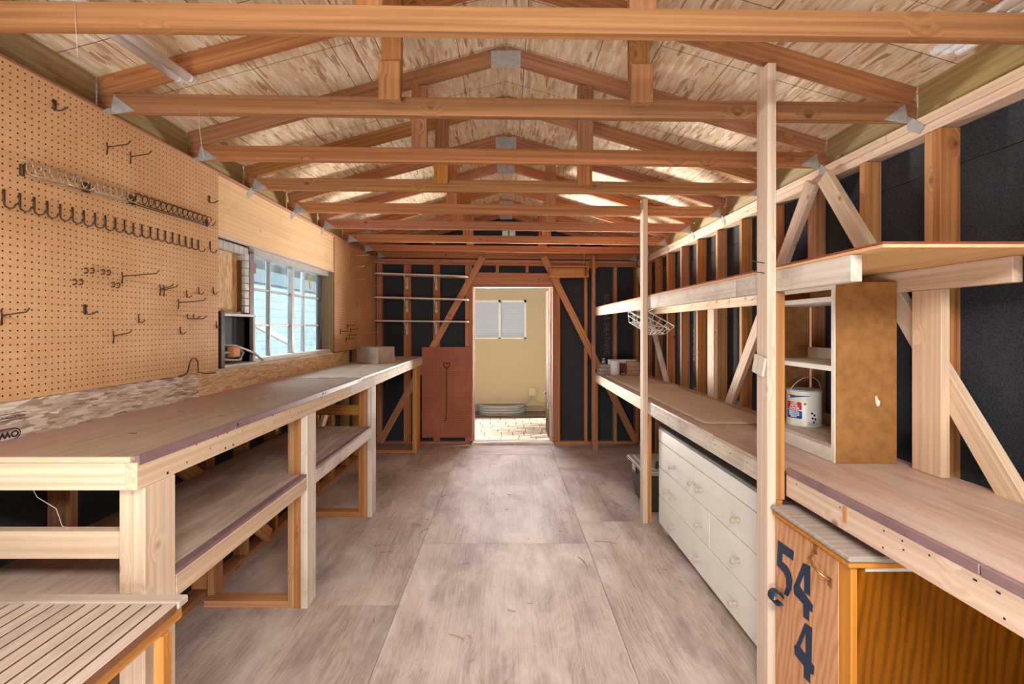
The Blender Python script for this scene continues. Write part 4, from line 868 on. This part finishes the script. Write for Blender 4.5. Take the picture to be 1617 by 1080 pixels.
digits = [[[(865, 135), (900, 162), (893, 285), (857, 300)], [(865, 135), (970, 210), (965, 272), (893, 220)], [(857, 300), (890, 275), (925, 305), (950, 350), (918, 385), (905, 355), (885, 330)], [(918, 385), (950, 350), (960, 400), (952, 465), (932, 505), (905, 490), (920, 440)]],
          [[(1030, 285), (1062, 300), (1003, 445), (968, 440)], [(1036, 288), (1078, 308), (1075, 505), (1037, 478)], [(968, 438), (1003, 430), (1095, 565), (1090, 612), (1062, 590), (972, 490)], [(1032, 550), (1072, 585), (1068, 668), (1032, 640)]],
          [[(1042, 678), (1068, 697), (1007, 845), (973, 850)], [(1048, 682), (1090, 712), (1085, 950), (1046, 915)], [(973, 825), (1007, 830), (1104, 965), (1100, 1022), (1072, 1010), (975, 885)], [(1035, 950), (1078, 1000), (1075, 1075), (1035, 1035)]]]
for dg in digits:
    vs, fs = [], []
    for si, st in enumerate(dg):
        o = len(vs); n = len(st)
        for dx in (0.0, 0.0006+0.0002*si):
            for p in st: y, z = px(*p); vs.append(Vector((CX-0.0004-dx, y, z)))
        fs += [tuple(o+i for i in range(n)), tuple(o+n+i for i in range(n-1, -1, -1))]+[(o+i, o+(i+1) % n, o+n+(i+1) % n, o+n+i) for i in range(n)]
    c = sum(vs, Vector())/len(vs)
    link('tape_digit', mesh('tape_digit', [v-c for v in vs], fs, M['tape']), Matrix.Translation(c), do)
y, z = px(893, 505)
ring = []
vs, fs = [], []
for k in range(15):
    a = 2*PI*k/14*0.86; rr = 0.020+0.0006*k
    for dy in (-0.022, 0.020): vs.append(Vector((CX-0.023+rr*math.cos(a), y+dy+0.004, z+rr*math.sin(a)*1.1-0.002)))
fs = [(2*k, 2*k+1, 2*k+3, 2*k+2) for k in range(14)]
tcurl = link('tape_curl', mesh('tape_curl', vs, fs, M['tape'], True), None, do); tcurl.modifiers.new('t', 'SOLIDIFY').thickness = 0.0012
lab(tcurl, 'loose curled end of the tape')
(ya, za), (yb, zb) = on_x(1288, 870, CX), on_x(1311, 917, CX)
hd = lab(tubes('handle', [[(CX, ya, za), (CX-0.012, ya, za-0.008), (CX-0.030, ya*0.85+yb*0.15, za-0.02), (CX-0.036, (ya+yb)/2, (za+zb)/2), (CX-0.030, ya*0.15+yb*0.85, zb+0.02), (CX-0.012, yb, zb+0.008), (CX, yb, zb)]], 0.0055, M['brass'], do, None, 8), 'worn brass bow handle')
for yy, zz_, s in ((ya, za+0.006, 1), (yb, zb-0.006, -1)): bx('handle_plate', CX-0.003, CX-0.0004, yy-0.012, yy+0.012, zz_-0.016, zz_+0.016, M['brass'], hd, 0.001)

# ---- open hutch on the bench with the can inside
h = thing('hutch', 'open particle board hutch with white front edges on the right bench', 'hutch', (1.58, 2.35, RT))
HB = RT+0.003; h0, h1 = 1.452, 1.722
for y0, y1 in ((2.05, 2.07), (2.64, 2.66)):
    bx('side_panel', h0, h1, y0, y1, HB, 1.80, M['particle'], h, 0.001); lab(bx('front_edge', h0-0.006, h0-0.0005, y0-0.001, y1+0.001, HB, 1.80, M['whiteedge'], h, 0.001), 'white painted edge')
for z0, z1 in ((1.063, 1.078), (1.405, 1.428), (1.715, 1.738)): bx('shelf', h0-0.004, h1-0.01, 2.0705, 2.6395, z0, z1, M['whiteedge'] if z0 > 1.1 else M['shelfgrey'], h, 0.001)
bx('kick_board', h0-0.006, h0+0.012, 2.0705, 2.6395, HB, 1.0625, M['whiteedge'], h); bx('back_rail', h1-0.012, h1, 2.0705, 2.6395, 1.43, 1.49, M['whiteedge'], h); bx('back_rail', h1-0.012, h1, 2.0705, 2.6395, 1.08, 1.14, M['particle'], h)
bx('top_rail', h0, h0+0.02, 2.0705, 2.6395, 1.77, 1.80, M['whiteedge'], h)
prism('chipped_spot', [(1.625, 1.295), (1.632, 1.30), (1.637, 1.285), (1.647, 1.275), (1.645, 1.255), (1.634, 1.252), (1.628, 1.268)], 2.0488, 2.0500, lambda a, b, d: (a, d, b), M['whiteedge'], h)
cx, cy, cz, cr, ch = 1.600, 2.50, 1.0785, 0.083, 0.185
can = thing('paint_can', 'dusty white gallon can with red and blue label inside the hutch', 'can', (cx, cy, cz))
lathe('can_body', [(cr, 0), (cr, 0.006), (cr-0.002, 0.010), (cr-0.002, ch-0.012), (cr, ch-0.008), (cr, ch)], M['canwhite'], (cx, cy, cz), can, 40)
lathe('lid', [(cr-0.004, 0), (cr+0.001, 0.001), (cr+0.001, 0.006), (cr-0.006, 0.008), (cr-0.012, 0.002)], M['zinc'], (cx, cy, cz+ch), can, 40)
hb_ = tubes('bail_handle', [[(cx+cr*math.cos(t)*1.03, cy-0.045*math.sin(t), cz+ch-0.03+0.105*math.sin(t)) for t in [PI*k/16 for k in range(17)]]], 0.0022, M['zinc'], can)
for s in (-1, 1): lathe('bail_ear', [(0.012, 0), (0.012, 0.004), (0.006, 0.006)], M['zinc'], (cx+s*(cr-0.003), cy, cz+ch-0.035), can, 12, 'X' if s > 0 else '-X')
va = math.atan2(-cy, -cx)                                        # the side of the can that faces the aisle
def wrap(me, off):
    for v in me.vertices:
        a = va+v.co.x/cr; rr = cr-0.002+off+v.co.z; v.co = Vector((rr*math.cos(a), rr*math.sin(a), v.co.y))
def patch(name, poly_fn, mat, off):
    vs, fs = [], []; n = 18
    for i in range(n+1):
        x, lo, hi = poly_fn(i/n); vs += [(x, lo, 0), (x, hi, 0)]
    fs = [(2*i, 2*i+2, 2*i+3, 2*i+1) for i in range(n)]
    me = mesh(name, vs, fs, mat, True); wrap(me, off); o = link(name, me, Matrix.Translation((cx, cy, cz)), can)
    o.modifiers.new('t', 'SOLIDIFY').thickness = 0.0004; return o
patch('label_red', lambda s: (-0.095+0.085*s, 0.088+0.004*(s > 0.97), 0.128-0.004*(s > 0.97)), M['red'], 0.0006)
patch('label_blue', lambda s: (-0.095+0.087*s, 0.042+0.004*(s > 0.97), 0.083-0.004*(s > 0.97)), M['bluel'], 0.0006)
patch('label_swoosh', lambda s: (-0.095+0.125*s, 0.142+0.022*s, 0.158+0.008*s), M['bluel'], 0.0006)
patch('label_swoosh', lambda s: (-0.095+0.055*s, 0.152+0.010*s, 0.164+0.0001*s), M['red'], 0.0009)
def ctext(body, x, zc, size, mat):
    o = text('lettering', body, size, Matrix.Translation((cx, cy, cz)), mat, None, 0.0003, 1.0, 0.0004)
    for v in o.data.vertices: v.co = Vector((v.co.x+x, v.co.y+zc, v.co.z))
    wrap(o.data, 0.0014); o.parent = can; o.matrix_parent_inverse = W[can.name].inverted()
for body, zc in (('A-DIP', 0.1215), ('MSTER', 0.1085), ('CLEANER', 0.0955)): ctext(body, -0.048, zc, 0.0135, M['paper'])
for k, body in enumerate(('REMOVES OLD', 'AND IS WATER', 'RINSES & SAVES', 'BRUSHES')): ctext(body, -0.050, 0.076-0.0085*k, 0.0085, M['paper'])
patch('pictogram', lambda s: (0.020+0.046*s, 0.012, 0.085), M['paper'], 0.0006)
for k, (x, zc) in enumerate(((0.038, 0.074), (0.05, 0.064), (0.041, 0.048), (0.055, 0.044), (0.047, 0.028))):
    patch('pictogram_mark', lambda s, x=x, zc=zc: (x-0.006+0.012*s, zc-0.006*math.sqrt(max(0, 1-(2*s-1)**2)), zc+0.006*math.sqrt(max(0, 1-(2*s-1)**2))), M['ink'], 0.0012)
patch('label_dot', lambda s: (0.0+0.010*s, 0.121-0.005*math.sqrt(max(0, 1-(2*s-1)**2)), 0.121+0.005*math.sqrt(max(0, 1-(2*s-1)**2))), M['ink'], 0.0008)

# ---- carpet offcut on the bench
vs, fs = [], []; nx, ny = 14, 60
random.seed(5)
def cz_(x, y):
    z = RT+0.0035+0.0015*math.sin(9*y+4*x)
    z += 0.030*math.exp(-((y-4.72+0.35*(x-1.4))/0.10)**2)*min(1, max(0, (x-1.26)*4))
    z += 0.012*math.exp(-((y-3.9)/0.25)**2)*max(0, (x-1.35)*2)
    return max(z, RT+0.0035)
for lay in (0.009, 0.0):
    for j in range(ny+1):
        for i in range(nx+1):
            x = 1.225+(1.70-1.225)*i/nx; y = 2.885+(5.72-2.885)*j/ny; e = 0.006*math.sin(31*y) if i == 0 else 0; vs.append(Vector((x+e+0.02*(1 if j == 0 else 0)*(i/nx), y-0.03*(i/nx)*(j < 2), cz_(x, y)+lay)))
N = (nx+1)*(ny+1)
for j in range(ny):
    for i in range(nx):
        q = (j*(nx+1)+i, j*(nx+1)+i+1, (j+1)*(nx+1)+i+1, (j+1)*(nx+1)+i); fs.append(q); fs.append(tuple(N+k for k in reversed(q)))
for j in range(ny):
    for i in (0, nx): a = j*(nx+1)+i; c = a+nx+1; fs.append((a, c, c+N, a+N) if i == 0 else (c, a, a+N, c+N))
for i in range(nx):
    a = i; fs.append((a+1, a, a+N, a+1+N)); a = ny*(nx+1)+i; fs.append((a, a+1, a+1+N, a+N))
tag(link('carpet', mesh('carpet', vs, fs, M['carpet'], True)), 'rumpled beige carpet offcut lying along the right bench', 'carpet')

# ---- things at the far end of the right bench
BZ = RT+0.0025
for k in range(3): tag(bx('tile', 1.17+0.012*k, 1.32+0.004*k, 5.90, 6.015, BZ+0.0435*k, BZ+0.0435*k+0.042, M['tilegrey'], None, 0.004), 'grey stone tile by the far post, %s of the stack' % ('lowest', 'middle', 'topmost')[k], 'tile', 'grey tiles at the far end')
jr = thing('glass_jar', 'tiny clear glass jar standing on the grey tile stack', 'jar', (1.248, 5.95, BZ+0.13))
lathe('jar_body', [(0.020, 0), (0.027, 0.004), (0.030, 0.03), (0.024, 0.045), (0.014, 0.054), (0.014, 0.062)], M['jar'], (1.248, 5.95, BZ+0.13), jr, 16); lathe('cap', [(0.017, 0), (0.017, 0.012), (0.010, 0.015)], M['zinc'], (1.248, 5.95, BZ+0.192), jr, 16)
pt_ = thing('paper_roll', 'white paper roll between grey tiles and tan bricks', 'roll', (1.375, 5.87, BZ))
lathe('roll', [(0.022, 0), (0.058, 0), (0.060, 0.004), (0.060, 0.176), (0.058, 0.18), (0.022, 0.18), (0.022, 0.15)], M['paper'], (1.375, 5.87, BZ), pt_, 24)
lathe('core', [(0.0205, 0), (0.0205, 0.1795), (0.017, 0.1795), (0.017, 0.151)], M['tiletan'], (1.375, 5.87, BZ), pt_, 16)
ct = tag(bx('carton', 1.440, 1.495, 5.83, 5.90, BZ, BZ+0.145, M['maroon'], None, 0.002), 'small dark maroon carton beside the paper roll', 'carton'); lab(bx('label', 1.442, 1.493, 5.8285, 5.8298, BZ+0.008, BZ+0.03, M['tilegrey'], ct, 0), 'pale band'); lab(bx('lid_flap', 1.439, 1.496, 5.829, 5.901, BZ+0.1452, BZ+0.15, M['tilegrey'], ct, 0.001), 'grey lid')
for k in range(3): tag(bx('brick', 1.512+0.006*(k % 2), 1.665, 5.80, 5.90, BZ+0.0575*k, BZ+0.0575*k+0.056, M['tiletan'], None, 0.005), 'tan brick right of the maroon carton, %s of three' % ('lowest', 'middle', 'topmost')[k], 'brick', 'tan bricks at the far end')
tag(bx('white_board', 1.30, 1.66, 5.93, 5.945, BZ, BZ+0.19, M['paper'], None, 0.001), 'white board propped upright behind the roll and bricks', 'board')

# ---- wire basket hanging under the shelf
bk = thing('wire_basket', 'white wire basket hanging tilted under the right shelf', 'basket', (1.40, 4.6, 1.62))
o = Vector((1.41, 4.58, 1.645)); R4 = Matrix.Rotation(0.70, 3, 'Z') @ Matrix.Rotation(0.48, 3, 'X')
Q = lambda x, y, z: o+R4 @ Vector((x, y, z))
def sq(s, z): return [Q(-s, -s, z), Q(s, -s, z), Q(s, s, z), Q(-s, s, z), Q(-s, -s, z)]
tubes('rim', [sq(0.17, 0.05), sq(0.155, 0.0), sq(0.13, -0.06)], 0.0042, M['paper'], bk)
tubes('wires', [[Q(0.17*math.cos(0)*s, t_*0.17, 0.05), Q(0.13*s, t_*0.13, -0.06)] for s in (-1, 1) for t_ in (-1, -0.5, 0, 0.5, 1)]+[[Q(t_*0.17, 0.17*s, 0.05), Q(t_*0.13, 0.13*s, -0.06)] for s in (-1, 1) for t_ in (-0.5, 0, 0.5)]
      + [[Q(-0.13, t_*0.13, -0.06), Q(0.13, t_*0.13, -0.06)] for t_ in (-0.66, -0.33, 0, 0.33, 0.66)]+[[Q(t_*0.13, -0.13, -0.06), Q(t_*0.13, 0.13, -0.06)] for t_ in (-0.66, -0.33, 0, 0.33, 0.66)], 0.0028, M['paper'], bk)
tubes('hanger', [[Q(-0.17, -0.17, 0.05), (1.18, 4.50, 1.752)], [Q(0.17, 0.17, 0.05), (1.60, 4.60, 1.845)]], 0.0028, M['paper'], bk)

# ---- storage tote on the floor behind the second post
t = thing('storage_tote', 'dark storage tote with a pale lid behind the second post', 'tote', (1.37, 4.25, 0))
def frus(name, x0, x1, y0, y1, z0, z1, ins, mat, par):
    vs = [(x0+ins, y0+ins, z0), (x1-ins, y0+ins, z0), (x1-ins, y1-ins, z0), (x0+ins, y1-ins, z0), (x0, y0, z1), (x1, y0, z1), (x1, y1, z1), (x0, y1, z1)]
    c = Vector(((x0+x1)/2, (y0+y1)/2, z0))
    me = mesh(name, [Vector(v)-c for v in vs], [(3, 2, 1, 0), (4, 5, 6, 7), (0, 1, 5, 4), (1, 2, 6, 5), (2, 3, 7, 6), (3, 0, 4, 7)], mat)
    ob = link(name, me, Matrix.Translation(c), par); bm = bmesh.new(); bm.from_mesh(me); bmesh.ops.bevel(bm, geom=bm.edges[:], offset=0.015, segments=2, affect='EDGES'); bm.to_mesh(me); bm.free(); return ob
frus('tub', 1.19, 1.60, 3.97, 4.50, 0.0, 0.335, 0.045, M['tote'], t); frus('tub_rim', 1.175, 1.615, 3.955, 4.515, 0.30, 0.338, 0.0, M['tote'], t)
frus('lid', 1.165, 1.625, 3.945, 4.525, 0.339, 0.372, -0.004, M['totelid'], t); frus('lid_panel', 1.22, 1.57, 4.0, 4.47, 0.373, 0.382, 0.0, M['totelid'], t)
bx('handle', 1.155, 1.19, 4.15, 4.32, 0.29, 0.31, M['tote'], t, 0.006); bx('latch', 1.158, 1.172, 4.20, 4.27, 0.30, 0.36, M['totelid'], t, 0.004)
beam('clip', (1.30, 3.99, 0.387), (1.38, 4.20, 0.387), 0.05, 0.008, (0, 0, 1), M['tote'], t)

# ---- loose fluorescent tubes laid across the trusses
def ftube(name, label, a, c, grp):
    t = thing('fluorescent_tube', label, 'tube', a, grp); a, c = Vector(a), Vector(c); d = (c-a).normalized()
    tubes('glass_tube', [[a+d*0.03, c-d*0.03]], 0.0185, M['tube'], t, None, 14); tubes('end_cap', [[a, a+d*0.031]], 0.0175, M['tube'], t, None, 12); tubes('end_cap', [[c-d*0.031, c-d*0.006], [c-d*0.006, c]], 0.0175, M['tube'], t, None, 12)
for k in range(3):
    x = 1.594+0.042*k; z = lift(x, 2.627)+0.0195
    ftube('t', 'white fluorescent tube over the nearest truss at right, %s of three' % ('leftmost', 'middle', 'rightmost')[k], (x, 0.52, z), (x+0.002, 1.735-0.004*k, z), 'fluorescent tubes at the right')
for k in range(2):
    x = -1.485+0.052*k
    ftube('t', 'white fluorescent tube under the left rafters, %s of two' % ('left', 'right')[k], (x-0.01, 0.88, lift(x, 2.627)+0.0195), (x+0.03, 2.08, lift(x, 2.627)+0.062), 'fluorescent tubes at the left')

# ---- twigs on the floor, cobweb strands
random.seed(21); lines = []
for k in range(34):
    x = random.uniform(-0.95, 1.05); y = random.uniform(1.7, 4.6); a = random.uniform(0, 2*PI); L = random.choice((0.02, 0.03, 0.05, 0.09, 0.16)); cv = random.uniform(-0.8, 0.8)
    ln = []
    for q in range(5): ln.append((x, y, 0.0028)); x += math.cos(a)*L/4; y += math.sin(a)*L/4; a += cv/4
    lines.append(ln)
db = stuff(tubes('floor_debris', lines, 0.0019, M['dry'], None, (0, 2.4, 0), 4)); tag(db, 'scattered dry twigs and bits of leaf on the plywood floor', 'debris')
for pts_, lb in (([(-1.37, 2.080, 2.57), (-1.372, 2.079, 2.51), (-1.366, 2.081, 2.46), (-1.36, 2.08, 2.41), (-1.352, 2.082, 2.36)], 'thin dusty cobweb strand hanging from the second truss at left'),
                 ([(-1.375, 1.484, 2.63), (-1.372, 1.484, 2.57), (-1.37, 1.486, 2.50), (-1.38, 1.50, 2.47)], 'thin cobweb strand on the nearest truss at left'),
                 ([(0.985, 5.847, 2.60), (0.985, 5.846, 2.55), (0.987, 5.85, 2.48), (0.987, 5.90, 2.40)], 'pale cobweb strand hanging near the honey pine rack'),
                 ([(-1.50, 1.47, 1.10), (-1.49, 1.48, 1.06), (-1.44, 1.49, 1.02), (-1.43, 1.50, 0.96), (-1.40, 1.49, 0.955)], 'cobweb strand under the near end of the left bench')):
    tag(tubes('cobweb', [pts_], 0.0010, M['web'], None, None, 4), lb, 'cobweb', 'cobwebs')
